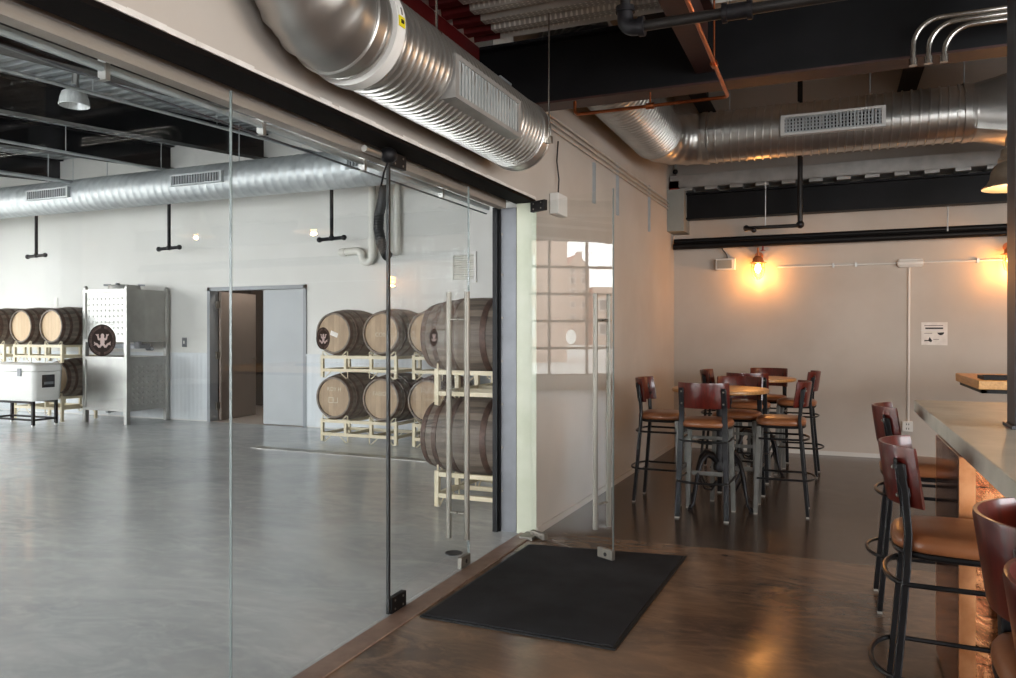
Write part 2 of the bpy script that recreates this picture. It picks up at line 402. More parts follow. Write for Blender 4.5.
window('window_1', 'y', 2.1, 6.7, .3, 3.0, FY - .1, 4, 3)
window('added_side_window', 'x', -3, 3.6, .7, 3.2, RX + .1, 6, 2)  # unseen window, added to throw daylight onto the header wall
# warehouse shell
b = MB(); b.box(LX - .2, LX, FY, LY, 0, .38); b.box(LX - .2, LX, FY, LY, 3.93, 5.4); b.box(LX - .2, LX, FY, -3.53, .38, 3.93); b.box(LX - .2, LX, 8.71, LY, .38, 3.93)
struct('wall_outer', b, M['wallwh'])
window('window_2', 'x', -3.53, 8.71, .38, 3.93, LX - .1, 12, 5, .07, M['steeldk'])
b = MB(); b.box(LX, -12, FY - .2, FY, 0, 5.2); b.box(-3, WI, FY - .2, FY, 0, 5.2); b.box(-12, -3, FY - .2, FY, 0, .2); b.box(-12, -3, FY - .2, FY, 3.6, 5.2)
struct('wall_entrance', b, M['wallwh'])
window('added_front_window', 'y', -12, -3, .2, 3.6, FY - .1, 9, 5, .07, M['steeldk'])  # unseen glazing, added to brighten the rear wall and barrel heads
DX0, DX1, DZ = -9.586, -7.568, 2.235
b = MB(); b.box(LX, DX0, LY, LY + .15, 0, 5.4); b.box(DX1, WI - .16, LY, LY + .15, 0, 5.4); b.box(DX0, DX1, LY, LY + .15, DZ, 5.4)
struct('wall_rear', b, M['wallwh'])
def corr(x0, x1, z1):
    m = MB(); n = int((x1 - x0) / .0225); pr = []
    for i in range(n + 1):
        x = x0 + (x1 - x0) * i / n; pr.append((x, LY - .004 - (.009 if i % 4 < 1 else .004)))
    poly = pr + [(x1, LY - .0005), (x0, LY - .0005)]
    m.prism(poly, 0.02, z1); m.box(x0, x1, LY - .03, LY - .001, z1, z1 + .025); return m
struct('trim_5', corr(LX, DX0, 1.12), M['corr']); struct('trim_6', corr(DX1, WI - .17, 1.12), M['corr'])
struct('baseboard_back', MB().box(WX, RX, BY - .015, BY, 0, .05), M['wallwh'])
struct('baseboard_left', MB().prism([(WX, 5.2), (WX + .012, 5.2), (wx(BY) + .012, BY), (wx(BY), BY)], 0, .05), M['wall'])
# sloped warehouse roof deck (ribs run along X), bar floor deck above, roof over the well
def deck(x0, x1, y0, y1, z0, z1, pitch, dep, top=.12, xs=None):
    m = MB(); n = int((y1 - y0) / pitch); pr = []
    for i in range(n):
        for f, h in ((0, 0), (.42, 0), (.5, 1), (.92, 1)):
            y = y0 + (i + f) * pitch; pr.append((y, z0 + (z1 - z0) * (y - y0) / (y1 - y0) + h * dep))
    pr.append((y0 + n * pitch, z0 + (z1 - z0) * n * pitch / (y1 - y0)))
    bot = pr; tp = [(y, z + dep + top) for y, z in (pr[-1], pr[0])]
    m.prism(bot + tp, x0, x1, 'x'); return m
struct('ceiling_left', deck(LX, WI - .162, FY, LY, 3.497, 4.67, .2, .075), M['galvw'])
struct('ceiling', deck(-1.96, RX, FY, 4.6, 3.36, 3.36, .152, .045), M['perf'])
struct('ceiling_rim', deck(-2.15, -1.965, FY, 4.6, 3.36, 3.36, .152, .045), M['red'])
struct('ceiling_upper', MB().box(WI, RX, FY, BY, 4.82, 5.0), M['wallwh'])
def ibeam(m, axis, a0, a1, c, z0, z1, fw, ft=.02, wt=.015, slope=0):
    """beam along axis; slope lowers z towards a0 (per metre)"""
    def bx(u0, u1, za, zb):
        vs = []
        for a in (a0, a1):
            dz = -slope * (a1 - a)
            for u, z in ((u0, za), (u1, za), (u1, zb), (u0, zb)):
                vs.append((a, c + u, z + dz) if axis == 'x' else (c + u, a, z + dz))
        m.add(vs, [(3, 2, 1, 0), (4, 5, 6, 7), (0, 1, 5, 4), (1, 2, 6, 5), (2, 3, 7, 6), (3, 0, 4, 7)])
    bx(-fw / 2, fw / 2, z0, z0 + ft); bx(-fw / 2, fw / 2, z1 - ft, z1); bx(-wt / 2, wt / 2, z0 + ft, z1 - ft)
    return m
for x in (-13.15, -10.42, -8.42, -6.3, -4.3):
    struct('ceiling_beam', ibeam(MB(), 'y', FY, LY - .005, x, 4.27, 4.665, .2, slope=.085), M['black'])
g = struct('ceiling_beam', ibeam(MB(), 'x', -2.22, RX, 4.68, 2.945, 3.36, .17), M['black'])
struct('ceiling_beam', MB().box(-1.95, RX, 4.595, 4.765, 2.932, 2.945), M['primer'])
struct('ceiling_beam', ibeam(MB(), 'y', FY, 4.665, -.69, 3.02, 3.355, .12), M['primer'])
struct('ceiling_beam', ibeam(MB(), 'y', FY, 4.5, 2.2, 3.02, 3.355, .12), M['primer'])
b = MB(); b.box(-2.235, -2.15, FY, 4.59, 3.0, 3.355)
struct('ceiling_beam', b, M['red'])
for x in (-1.46, .80, 3.04): struct('ceiling_beam', ibeam(MB(), 'y', 4.8, BY - .002, x, 4.28, 4.8, .2), M['black'])
struct('ceiling_beam', ibeam(MB(), 'x', -1.7, RX, 9.8, 2.9, 3.23, .16), M['black'])
b = MB(); b.box(-1.88, RX, 9.66, 9.68, 3.29, 3.45); b.box(-1.88, RX, 9.68, 9.99, 3.435, 3.45)
for i in range(24): b.box(-1.75 + i * .3, -1.6 + i * .3, 9.66, 9.96, 3.25, 3.29)
b.box(-1.88, RX, 9.66, 9.96, 3.286, 3.295)
struct('ceiling_edge', b, M['zinc'])
struct('trim_7', MB().box(WX, -1.69, 9.58, BY, 2.74, 3.26), M['boxgr'])
# steel column rising through the counter
b = MB(); cx, cy, cz = .69, 3.68, 1.07
b.box(cx, cx + .16, cy, cy + .012, 0, 3.36); b.box(cx, cx + .16, cy + .15, cy + .162, 0, 3.36); b.box(cx + .074, cx + .086, cy, cy + .16, 0, 3.36)
b.box(cx - .001, cx + .01, cy, cy + .162, 0, 3.36)
col = struct('steel_column', b, M['steeldk'])
MB().box(cx - .015, cx + .175, cy - .015, cy + .177, 1.071, 1.085).build('collar', M['steeldk'], col)

# storeroom behind the double door
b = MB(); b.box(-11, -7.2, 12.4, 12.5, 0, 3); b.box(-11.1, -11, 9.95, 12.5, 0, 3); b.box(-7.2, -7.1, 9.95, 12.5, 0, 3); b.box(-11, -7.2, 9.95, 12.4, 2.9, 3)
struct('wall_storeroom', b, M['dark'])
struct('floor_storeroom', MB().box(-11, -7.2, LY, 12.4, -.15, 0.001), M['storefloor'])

# ------------------------------------------------------------------ glass front
GX = -2.12
def decal(parent, x, y, z, face=1, local=False, light=False):
    """round frog decal, diameter .1, on the plane of a pane: disc normal along +-x"""
    t = .001
    def P(m, poly, lay):
        m.prism([(y + a, z + c) for a, c in poly], x + face * t * lay, x + face * t * (lay + 1), 'x'); return m
    circ = lambda r, n=40: [(r * math.cos(2 * PI * i / n), r * math.sin(2 * PI * i / n)) for i in range(n)]
    d = P(MB(), circ(.05), 0).build('frog_decal', M['frogbg'] if not light else M['white'], parent)
    d['label'] = 'round black decal with a pale frog' if not light else 'round white back of a frog decal'
    r = MB(); n = 44
    for i in range(n):
        if i in (10, 11, 32, 33): continue
        a0 = 2 * PI * i / n; a1 = 2 * PI * (i + .72) / n
        P(r, [(.038 * math.cos(a0), .038 * math.sin(a0)), (.046 * math.cos(a0), .046 * math.sin(a0)), (.046 * math.cos(a1), .046 * math.sin(a1)), (.038 * math.cos(a1), .038 * math.sin(a1))], 1)
    r.build('lettering_ring', M['frogring'], d)
    f = MB(); S = .0125
    el = lambda cx_, cy_, rx, ry, n=18: [(S * (cx_ + rx * math.cos(2 * PI * i / n)), S * (cy_ + ry * math.sin(2 * PI * i / n))) for i in range(n)]
    P(f, el(0, -.1, .62, 1.25), 1); P(f, el(0, 1.15, .5, .55), 1.1)
    def limb(pts, wd):
        for (a, b_), (c, e) in zip(pts, pts[1:]):
            dx, dy = c - a, e - b_; L = math.hypot(dx, dy); nx, ny = -dy / L * wd, dx / L * wd
            P(f, [(S * (a + nx), S * (b_ + ny)), (S * (a - nx), S * (b_ - ny)), (S * (c - nx), S * (e - ny)), (S * (c + nx), S * (e + ny))], 1.2)
    for s in (-1, 1):
        limb([(s * .35, .5), (s * 1.05, .15), (s * 1.25, 1.0)], .2)
        for q in (-.35, 0, .35): limb([(s * 1.25, .9), (s * (1.25 + q) + s * .25, 1.55)], .07)
        limb([(s * .3, -1.0), (s * .85, -1.75), (s * 1.5, -1.0), (s * 1.9, -.85)], .25)
        for q in (-.4, 0, .4): limb([(s * 1.75, -.9), (s * 2.35, -.8 + q)], .08)
    f.build('frog', M['frog'] if not light else M['frogring'], d)
    return d
def pane(name, y0, y1, seam=True, dec=True):
    b = MB(); b.box(GX - .005, GX + .005, y0 + .0008, y1 - .0008, .008, 2.392)
    o = struct(name, b, M['glass'])
    e = MB(); e.box(GX - .0055, GX + .0055, y1 - .0028, y1 - .0008, .008, 2.392); e.build('glass_edge', M['gedge'], o)
    if dec: decal(o, GX + .006, (y0 + y1) / 2, 1.44)
    return o
pane('window_4', .02, 1.15, dec=False); pane('window_5', 1.15, 2.285)
o_ = pane('window_6', 2.285, 3.42)
MB().box(GX - .008, GX + .008, 3.405, 3.421, .008, 2.392).build('gasket', M['gasket'], o_)
MB().box(GX - .0053, GX + .0053, 2.2832, 2.2858, .008, 2.392).build('gasket', M['gasket'], o_)
def leaf(name, L, loc, rz, light):
    """glass door leaf, local +y from the hinge, outer face +x"""
    o = sempty(name, loc, rz)
    MB().box(-.006, .006, .003, L, .012, 2.392).build('glass_pane', M['glass'], o)
    MB().box(-.0065, .0065, L - .002, L, .012, 2.392).build('glass_edge', M['gedge'], o)
    for s in (1, -1):
        hb = MB(); hy = L - .15 if not light else L - .1
        hb.cyl((s * .062, hy, .2), (s * .062, hy, 1.72), .0165, 16)
        h = hb.build('pull_handle', M['chrome'], o); h['label'] = 'tall vertical stainless pull bar'
        st = MB()
        for z in (.36, 1.55): st.cyl((s * .006, hy, z), (s * .055, hy, z), .009, 10)
        st.build('standoff', M['chrome'], h)
    lp = MB().box(-.014, .014, L - .13, L + .002, .006, .075).build('lock_patch', M['chrome'], o, bevel=.003)
    MB().cyl((-.016, L - .06, .04), (.016, L - .06, .04), .013, 14).build('keyhole', M['ink'], lp)
    for z0, z1 in ((.004, .085), (2.335, 2.41)):
        if light and z0 < 1: z1 = .05
        p = MB().box(-.016, .016, .0, .15, z0, z1).build('pivot_patch', M['chrome' if light and z0 < 1 else 'black'], o, bevel=.003)
        for yy in (.035, .115):
            for zz in (z0 + .018, z1 - .018): MB().cyl((-.018, yy, zz), (.018, yy, zz), .006, 8).build('bolt', M['chrome'], p)
    decal(o, .007 if not light else -.007, L / 2, 1.44, 1 if not light else -1, light=light)
    return o
d1 = leaf('door_1', .945, (GX, 3.42, 0), 0, False)
d2 = leaf('door_2', .80, (-1.992, 5.145, 0), math.atan2(-.37, .69) - PI / 2, True)
struct('trim_8', MB().box(WX - .07, WX + .03, 5.04, 5.19, 0, .022), M['chrome'])
# overhead sliding-door hardware behind the glass
t = thing('door_track', 'galvanised sliding door rails and guide posts behind the top of the glass wall', 'door track', (0, 0, 0))
for z0, z1, x, m_ in ((2.422, 2.466, -2.33, 'rail'), (2.374, 2.402, -2.33, 'rail'), (2.346, 2.352, -2.35, 'steeldk')):
    b = MB(); b.box(x - .014, x, 0.0, 5.15, z0, z1); b.box(x - .016, x + .002, 0, 5.15, z0 + (z1 - z0) * .5, z0 + (z1 - z0) * .6); b.build('rail', M[m_], t)
for y in (1.9, 2.7, 3.5, 4.4): MB().box(-2.36, -2.322, y, y + .02, 2.345, 2.48).build('hanger_bracket', M['galvs'], t)
b = MB(); b.box(-2.267, -2.14, 5.205, 5.33, 0, 2.392); p = b.build('guide_post', M['steelgr'], t)
for z in (.3, .62, .94, 1.26, 1.58, 1.9, 2.2): MB().cyl((-2.25, 5.2, z), (-2.25, 5.207, z), .009, 8).build('bolt', M['chrome'], p)
b = MB(); b.box(-2.31, -2.272, 5.16, 5.3, 0, 2.392); b.box(-2.272, -2.262, 5.185, 5.3, 0, 2.392); b.build('guide_channel', M['black'], t)
t = thing('latch_motor', 'black latch with a knob and silver cylinder at the top of the glass seam', 'latch', (GX + .02, 3.40, 2.30))
MB().ball((.02, -.05, .07), .045, 14, (1, 1.2, .9)).build('housing', M['black'], t)
MB().cyl((.0, -.24, .065), (.0, -.08, .065), .017, 12).build('cylinder', M['galvs'], t)
MB().tube([(.02, -.05, .04), (.02, -.09, -.02), (.02, -.12, -.1)], .005, 8).build('lever', M['black'], t)
b = MB(); b.box(WX - .05, WX + .01, 5.2 - .02, 5.2, 2.3, 2.41)

# double door of the rear wall
o = sempty('door_3')
f = MB(); f.box(DX0, DX0 + .06, LY - .02, LY + .16, 0, DZ); f.box(DX1 - .06, DX1, LY - .02, LY + .16, 0, DZ); f.box(DX0, DX1, LY - .02, LY + .16, DZ - .06, DZ)
f.build('door_frame', M['mframe'], o)
l1 = MB().box(-8.45, DX1 - .062, LY + .03, LY + .075, .012, DZ - .065).build('door_leaf', M['mdoor'], o)
l2 = MB().box(0, .045, 0, .98, .012, DZ - .065).build('door_leaf', M['tdoor'], o, (DX0 + .075, LY + .17, 0), (0, 0, .12))
l2['label'] = 'taupe door leaf swung into the store room'
hb = MB(); hb.cyl((.045, .91, 1.02), (.1, .91, 1.02), .012, 10); hb.cyl((.1, .91, 1.02), (.1, .8, 1.02), .011, 10); hb.cyl((.045, .91, 1.02), (.05, .91, 1.02), .028, 14)
hb.build('lever_handle', M['chrome'], l2)
hg = MB()
for z in (.25, 1.1, 1.95): hg.box(DX0 + .06, DX0 + .1, LY + .1, LY + .17, z - .06, z + .06)
hg.build('hinge', M['chrome'], o)
t = thing('added_lamp', 'unseen round lamp added to brighten the storeroom', 'ceiling lamp', (-9.0, 10.6, 2.9))  # lamp added to lift the dark storeroom and its open door leaf
MB().lathe([(.001, -.08), (.1, -.07), (.13, -.04), (.14, 0)], (0, 0, 0), 'z', 20).build('diffuser', emit('added_storeroom_light', (1, .85, .7), 6), t); MB().lathe([(.145, -.02), (.15, -.02), (.15, -.0005), (.145, -.0005)], (0, 0, 0), 'z', 20, cap=False).build('rim', M['white'], t)
glow('added_storeroom_glow', (-9.0, 10.6, 2.7), 34, .1, (1, .93, .86))  # light of the added storeroom lamp
t = thing('storage_shelf', 'dim metal shelf rack inside the storeroom behind the double door', 'shelf', (-8.95, 11.6, 0))
b = MB()
for x in (-.55, .45):
    for y in (0, .4): b.box(x, x + .035, y, y + .035, 0, 2.1)
b.build('upright', M['steeldk'], t)
for z in (.25, .7, 1.15, 1.6, 2.02): MB().box(-.55, .485, 0, .435, z, z + .03).build('shelf_board', M['steelgr'], t)
for k, (n_t, z_, st_) in enumerate(((6, 1.631, .055), (4, .731, .06))):
    for i in range(n_t):
        z = z_ + i * st_; m = MB(); m.box(-.5, -.1, .02, .35, z, z + .012); m.box(-.5, -.1, .02, .03, z, z + .035); m.box(-.5, -.1, .34, .35, z, z + .035); m.box(-.5, -.49, .02, .35, z, z + .035); m.box(-.11, -.1, .02, .35, z, z + .035)
        piece('tray', m, M['white'], 'pale tray stacked on the ' + ('upper' if k == 0 else 'lower') + ' shelf of the dim storeroom rack', 'tray', 'trays on the ' + ('upper' if k == 0 else 'lower') + ' storeroom shelf', loc=(-8.95, 11.6, 0))

# ------------------------------------------------------------------ ducts in the bar
R1 = .2; DXc, DZc = -1.765, 2.67
t = thing('spiral_duct', 'large silver spiral duct with an elbow along the wall above the glass', 'duct', (0, 0, 0))
MB().spiral((DXc, 2.50, DZc), 'y', R1, 1.80, .047, .009, 48).build('spiral_pipe', M['galv'], t)
b = MB(); b.lathe([(R1 + .006, 2.44), (R1 + .012, 2.445), (R1 + .012, 2.495), (R1 + .006, 2.50)], (DXc, 0, DZc), 'y', 48)
b.build('end_collar', M['galvs'], t)
ec = MB(); ec.lathe([(R1 + .004, 4.22), (R1 + .012, 4.225), (R1 + .012, 4.31), (R1 + .016, 4.315), (R1 + .016, 4.33), (.01, 4.332)], (DXc, 0, DZc), 'y', 48); ec.build('end_cap', M['galv'], t)
# elbow turning up
rc = .25; Yb = 2.46
pts = [(DXc, Yb, DZc)]; rr = [R1]
pts = []; rr = []
NS = 5
for i in range(NS * 4 + 1):
    q = PI / 2 * i / (NS * 4); pts.append((DXc, Yb - rc * math.sin(q), DZc + rc * (1 - math.cos(q)))); rr.append(R1 + (.008 if i % 4 == 0 else 0))
pts.append((DXc, Yb - rc, 3.38)); rr.append(R1)
MB().tube(pts, rr, 44).build('elbow', M['galvs'], t, ang=50)
b = MB(); b.lathe([(R1 + .009, 2.555), (R1 + .02, 2.557), (R1 + .02, 2.617), (R1 + .009, 2.619)], (DXc, 0, DZc), 'y', 48)
b.build('strap', M['white'], t)
def on_duct(a, yy, wd, lift):   # patch of the duct wall at angle a (0 = +x, up positive)
    return (DXc + (R1 + lift) * math.cos(a), yy, DZc + (R1 + lift) * math.sin(a))
def duct_patch(a0, a1, y0, y1, lift, n=6):
    m = MB(); vs = []
    for i in range(n + 1):
        a = a0 + (a1 - a0) * i / n
        for l in (lift, lift + .003):
            vs += [on_duct(a, y0, 0, l), on_duct(a, y1, 0, l)]
    fs = []
    for i in range(n):
        o_ = i * 4; fs += [(o_ + 2, o_ + 3, o_ + 7, o_ + 6), (o_, o_ + 4, o_ + 5, o_ + 1), (o_, o_ + 2, o_ + 6, o_ + 4), (o_ + 1, o_ + 5, o_ + 7, o_ + 3)]
    fs += [(0, 1, 3, 2), (n * 4, n * 4 + 2, n * 4 + 3, n * 4 + 1)]
    return m.add(vs, fs)
s1 = duct_patch(-.06, .12, 2.562, 2.606, .021).build('sticker', M['yellow'], t); s1['label'] = 'yellow caution sticker'
duct_patch(.0, .06, 2.575, 2.593, .0245).build('sticker_mark', M['ink'], s1)
s2 = duct_patch(.125, .30, 2.562, 2.606, .021).build('sticker', M['white'], t); s2['label'] = 'white printed sticker'
duct_patch(.15, .28, 2.581, 2.587, .0245).build('sticker_text', M['grey_ink'], s2)
def grille(name, L, H, nb, parent, loc, rot, mfr, mback, msl, dep=.045, vert=True, grid=False):
    """louvre box: local x along length, z up, +y is the outward face"""
    fr = .022
    b = MB(); b.box(-L / 2 + fr * 1.6, L / 2 - fr * 1.6, -dep * 1.6, dep, -H / 2, -H / 2 + fr); b.box(-L / 2 + fr * 1.6, L / 2 - fr * 1.6, -dep * 1.6, dep, H / 2 - fr, H / 2)
    b.box(-L / 2, -L / 2 + fr * 1.6, -dep * 1.6, dep, -H / 2, H / 2); b.box(L / 2 - fr * 1.6, L / 2, -dep * 1.6, dep, -H / 2, H / 2)
    g = b.build(name, mfr, parent, loc, rot)
    MB().box(-L / 2 + .01, L / 2 - .01, -dep * 1.5, dep * .3, -H / 2 + .01, H / 2 - .01).build('grille_back', mback, g)
    s = MB()
    for i in range(nb):
        x = -L / 2 + fr * 1.6 + (L - fr * 3.2) * (i + .5) / nb
        s.box(x - (L - fr * 3.2) / nb * .3, x + (L - fr * 3.2) / nb * .3, dep * .3, dep * .85, -H / 2 + fr, H / 2 - fr)
    if grid:
        k = max(2, int(H / .03))
        for i in range(1, k): z = -H / 2 + H * i / k; s.box(-L / 2 + fr, L / 2 - fr, dep * .3, dep * .8, z - .003, z + .003)
    s.build('grille_louver', msl, g); return g
grille('register_grille', .78, .20, 20, t, (DXc + R1 - .03, 3.45, 2.62), (0, 0, -PI / 2), M['zinc'], M['black'], M['rail'], .045)
for y, x, z in ((3.02, DXc + .14, DZc + .12), (4.27, DXc + R1 + .02, DZc - .06)):
    b = MB(); b.cyl((x, y, z), (x, y, 3.36), .005, 8); b.box(x - .02, x + .02, y - .015, y + .015, z - .02, z + .02); b.build('hanger_rod', M['silver'], t)
# second duct: along the wall, then across the room
R2 = .25; D2X, D2Y, D2Z = -1.62, 8.0, 3.46
t = thing('spiral_duct', 'silver spiral duct turning across the room near the far wall', 'duct', (0, 0, 0))
MB().spiral((D2X, 5.0, D2Z), 'y', R2, 2.6, .075, .012, 40).build('spiral_pipe', M['galv'], t)
pts = []; rr = []; rc = .42
for i in range(17):
    q = PI / 2 * i / 16; pts.append((D2X + rc * (1 - math.cos(q)), D2Y - rc + rc * math.sin(q), D2Z)); rr.append(R2 + .004 + (.008 if i % 4 == 0 else 0))
MB().tube(pts, rr, 40).build('elbow', M['galvs'], t, ang=50)
MB().spiral((D2X + rc + .03, D2Y, D2Z), 'x', R2, 2.4, .075, .012, 40).build('spiral_pipe', M['galv'], t)
cp = [(R2 + .006, 0), (R2 + .014, .003), (R2 + .014, .05), (R2 + .006, .053)]
for o_, ax in (((D2X + rc - .01, D2Y, D2Z), 'x'), ((D2X + rc + 2.28, D2Y, D2Z), 'x'), ((D2X, D2Y - rc - .03, D2Z), 'y')): MB().lathe(cp, o_, ax, 40).build('collar', M['galvs'], t)
# round-to-square transition
x0 = D2X + rc + 2.36; n_ = 32; vs = []
for k, (x, r_) in enumerate(((x0 - .06, 0), (x0, 0), (x0 + .5, 1), (x0 + 1.6, 1))):
    for j in range(n_):
        a = 2 * PI * j / n_; c_, s_ = math.cos(a), math.sin(a); m_ = max(abs(c_), abs(s_))
        rd = (R2 + .006) if r_ == 0 else .33 / m_
        vs.append((x, D2Y + rd * c_ * (1.0), D2Z + rd * s_ * (1.0 if r_ == 0 else .95)))
fs = [(k * n_ + j, k * n_ + (j + 1) % n_, (k + 1) * n_ + (j + 1) % n_, (k + 1) * n_ + j) for k in range(3) for j in range(n_)]
MB().add(vs, fs).build('transition', M['galvs'], t, ang=20)
grille('register_grille', .90, .19, 28, t, (.0, D2Y - R2 + .01, D2Z - .02), (PI, 0, 0), M['white'], M['black'], M['galvw'], .05, grid=True)
for x in (-.95, .33, 1.1):
    b = MB(); b.cyl((x, D2Y - .02, D2Z + R2 - .01), (x, D2Y - .02, 4.82), .006, 8); b.build('hanger_rod', M['galvw'], t)
for x in (.33, 1.08): MB().lathe([(R2 + .012, 0), (R2 + .016, .002), (R2 + .016, .022), (R2 + .012, .024)], (x, D2Y, D2Z), 'x', 40).build('strap', M['galvs'], t)
# warehouse duct
R3 = .265
t = thing('spiral_duct', 'long silver spiral duct hung across the bright warehouse behind the glass', 'duct', (0, 0, 0))
MB().spiral((LX + .2, 8.95, 3.765), 'x', R3, 13.6, .15, .004, 40).build('spiral_pipe', M['galvw'], t)
for x0_, x1_ in ((-12.42, -11.42), (-9.2, -8.2), (-6.05, -5.05)):
    grille('register_grille', x1_ - x0_, .17, 18, t, ((x0_ + x1_) / 2, 8.95 - R3 + .01, 3.77), (PI, 0, 0), M['galvw'], M['mframe'], M['mframe'], .06)
for x in (-13.6, -12.3, -10.9, -8.15, -5.6, -3.7):
    MB().cyl((x, 8.95, 3.765 + R3 - .01), (x, 8.95, 4.595), .008, 8).build('hanger_rod', M['galvw'], t)

# ------------------------------------------------------------------ pipes, conduits and lamps in the bar
t = thing('copper_pipe', 'thin bent copper pipe hanging under the black girder', 'pipe', (0, 0, 0))
MB().tube([(-1.5, 4.63, 2.945), (-1.5, 4.63, 2.88)] + arc((-1.47, 4.63, 2.88), .03, PI, 1.5 * PI, 5) + [(-.6, 4.63, 2.85)] + arc((-.6, 4.59, 2.85), .04, PI / 2, 0, 5, 'xy') + [(-.56, 1.6, 2.88)], .0105, 10).build('tube', M['copper'], t)
b = MB(); b.cyl((-1.02, 4.63, 2.85), (-1.02, 4.63, 2.935), .006, 8); b.cyl((-1.045, 4.63, 2.85), (-.995, 4.63, 2.85), .02, 12); b.build('hanger', M['copper'], t)
b = MB(); b.cyl((-.56, 4.05, 2.85), (-.56, 4.05, 3.36), .005, 8); b.cyl((-.56, 4.03, 2.852), (-.56, 4.07, 2.852), .019, 12); b.build('hanger', M['copper'], t)
t = thing('sprinkler_main', 'black sprinkler pipe with couplings crossing below the metal deck', 'pipe', (0, 0, 0))
MB().cyl((-.8, 3.27, 2.79), (RX - .02, 3.27, 2.79), .0225, 14).build('pipe_run', M['blackp'], t)
MB().cyl((-.83, 3.27, 2.82), (-.83, 3.27, 3.37), .0225, 14).build('riser', M['blackp'], t)
b = MB(); b.tube([(-.83, 3.27, 2.88), (-.83, 3.27, 2.83)] + arc((-.79, 3.27, 2.83), .04, PI, 1.5 * PI, 6) + [(-.75, 3.27, 2.79)], .035, 14)
b.cyl((-.77, 3.27, 2.79), (-.745, 3.27, 2.79), .042, 14); b.cyl((-.83, 3.27, 2.86), (-.83, 3.27, 2.885), .042, 14)
b.build('elbow_fitting', M['iron'], t)
b = MB(); b.cyl((-.41, 3.27, 2.79), (-.31, 3.27, 2.79), .033, 14); b.cyl((-.42, 3.27, 2.79), (-.4, 3.27, 2.79), .04, 14); b.cyl((-.32, 3.27, 2.79), (-.3, 3.27, 2.79), .04, 14); b.build('coupling', M['iron'], t)
for i, x in enumerate((.385, .455, .525)):
    z = 3.075 - i * .028; r_ = .13
    b = MB(); b.tube([(x, 4.45, 2.86), (x, 4.45, z - r_)] + arc((x + r_, 4.45, z - r_), r_, PI, PI / 2, 8) + [(RX - .05, 4.45, z)], .014, 12)
    o = piece('bent_conduit', b, M['silver'], ('outermost and leftmost of three bright bent conduits under the girder', 'middle of three bright bent conduits under the girder', 'innermost and rightmost of three bright bent conduits under the girder')[i], 'conduit', 'three bent conduits')
    MB().cyl((x, 4.45, 2.845), (x, 4.45, 2.88), .02, 12).build('fitting', M['silver'], o)
for i in range(3):
    x = WX + .018; z = 3.02 + .045 * i
    b = MB(); b.tube([(x, 4.5, z), (x, 5.2, z), (wx(9.6) + .018, 9.6, z)], .011, 10)
    o = piece('wall_conduit', b, M['galvw'], ('lowest', 'middle', 'topmost')[i] + ' of three thin parallel conduits along the grey side wall', 'conduit', 'parallel wall conduits')
for i, (y, z0, z1) in enumerate(((6.55, 2.62, 2.98), (7.3, 2.62, 3.13), (8.6, 2.62, 3.14))):
    q_ = wx(y + .02) + .001; b = MB(); b.prism([(q_, y - .02), (q_ + .02, y - .02), (q_ + .02, y - .015), (q_ + .005, y - .015), (q_ + .005, y + .015), (q_ + .02, y + .015), (q_ + .02, y + .02), (q_, y + .02)], z0, z1)
    piece('wall_strut', b, M['galvw'], ('short slotted metal strut on the wall nearest the open glass door', 'short slotted metal strut hanging mid-way along the conduits', 'short slotted metal strut nearest the far corner')[i], 'strut', 'wall struts')
t = thing('alarm_box', 'small white alarm box with a cable above the open glass door', 'alarm box', (wx(5.7), 5.57, 2.45))
MB().box(.0005, .07, -.11, .11, -.08, .08).build('housing', M['white'], t, bevel=.006)
MB().tube([(.03, 0, .08), (.03, .02, .2), (.02, .0, .34), (.02, .03, .5)], .006, 8).build('cable', M['blackp'], t)
# far wall
t = thing('sprinkler_pipe', 'pair of long black pipes running across the far wall', 'pipe', (0, 0, 0))
MB().cyl((WX + .11, 9.85, 2.575), (RX - .02, 9.85, 2.575), .04, 12).build('pipe_run', M['black'], t); MB().cyl((WX + .11, 9.9, 2.645), (RX - .02, 9.9, 2.645), .032, 12).build('pipe_run', M['black'], t)
for x in (1.2, 4):
    MB().cyl((x, 9.87, 2.58), (x, 9.87, 2.92), .008, 8).build('hanger_rod', M['galvw'], t)
q = MB(); q.cyl((-.78, 9.85, 2.54), (-.78, 9.85, 2.48), .012, 8); q.lathe([(.03, 2.48), (.03, 2.486)], (-.78, 9.85, 0), 'z', 10); q.build('sprinkler_head', M['redpl'], t)
t = thing('corner_valve', 'thin grey pipe with a small valve in the far left corner', 'valve', (-1.86, 9.93, 0))
MB().cyl((0, 0, 3.27), (0, 0, 3.85), .018, 10).build('pipe', M['galvw'], t); MB().ball((0, -.01, 3.55), .035, 10).build('valve_body', M['iron'], t); MB().cyl((.0, -.03, 3.5), (.05, -.05, 3.47), .014, 8).build('handle', M['iron'], t)
MB().box(-.02, .09, -.27, -.17, 3.262, 3.38).build('red_cap', M['redpl'], thing('beam_cap', 'small red steel cap at the left end of the far beam', 'cap', (-1.86, 9.93, 0)))
t = thing('pipe_drop', 'black pipe dropping beside the far beam and ending in a bent arm', 'pipe', (0, 0, 0))
MB().cyl((-.33, 9.2, 2.72), (-.33, 9.2, 4.815), .028, 12).build('riser', M['blackp'], t)
MB().tube([(-.33, 9.2, 2.74), (-.33, 9.2, 2.7), (-.36, 9.2, 2.68), (-.88, 9.2, 2.68), (-.92, 9.18, 2.68), (-.8, 8.9, 2.62)], .022, 12).build('arm', M['blackp'], t)
for p_, r_ in (((-.33, 9.2, 2.69), .045), ((-.91, 9.2, 2.68), .036), ((-.8, 8.9, 2.615), .03)): MB().ball(p_, r_, 12).build('elbow_fitting', M['iron'], t)
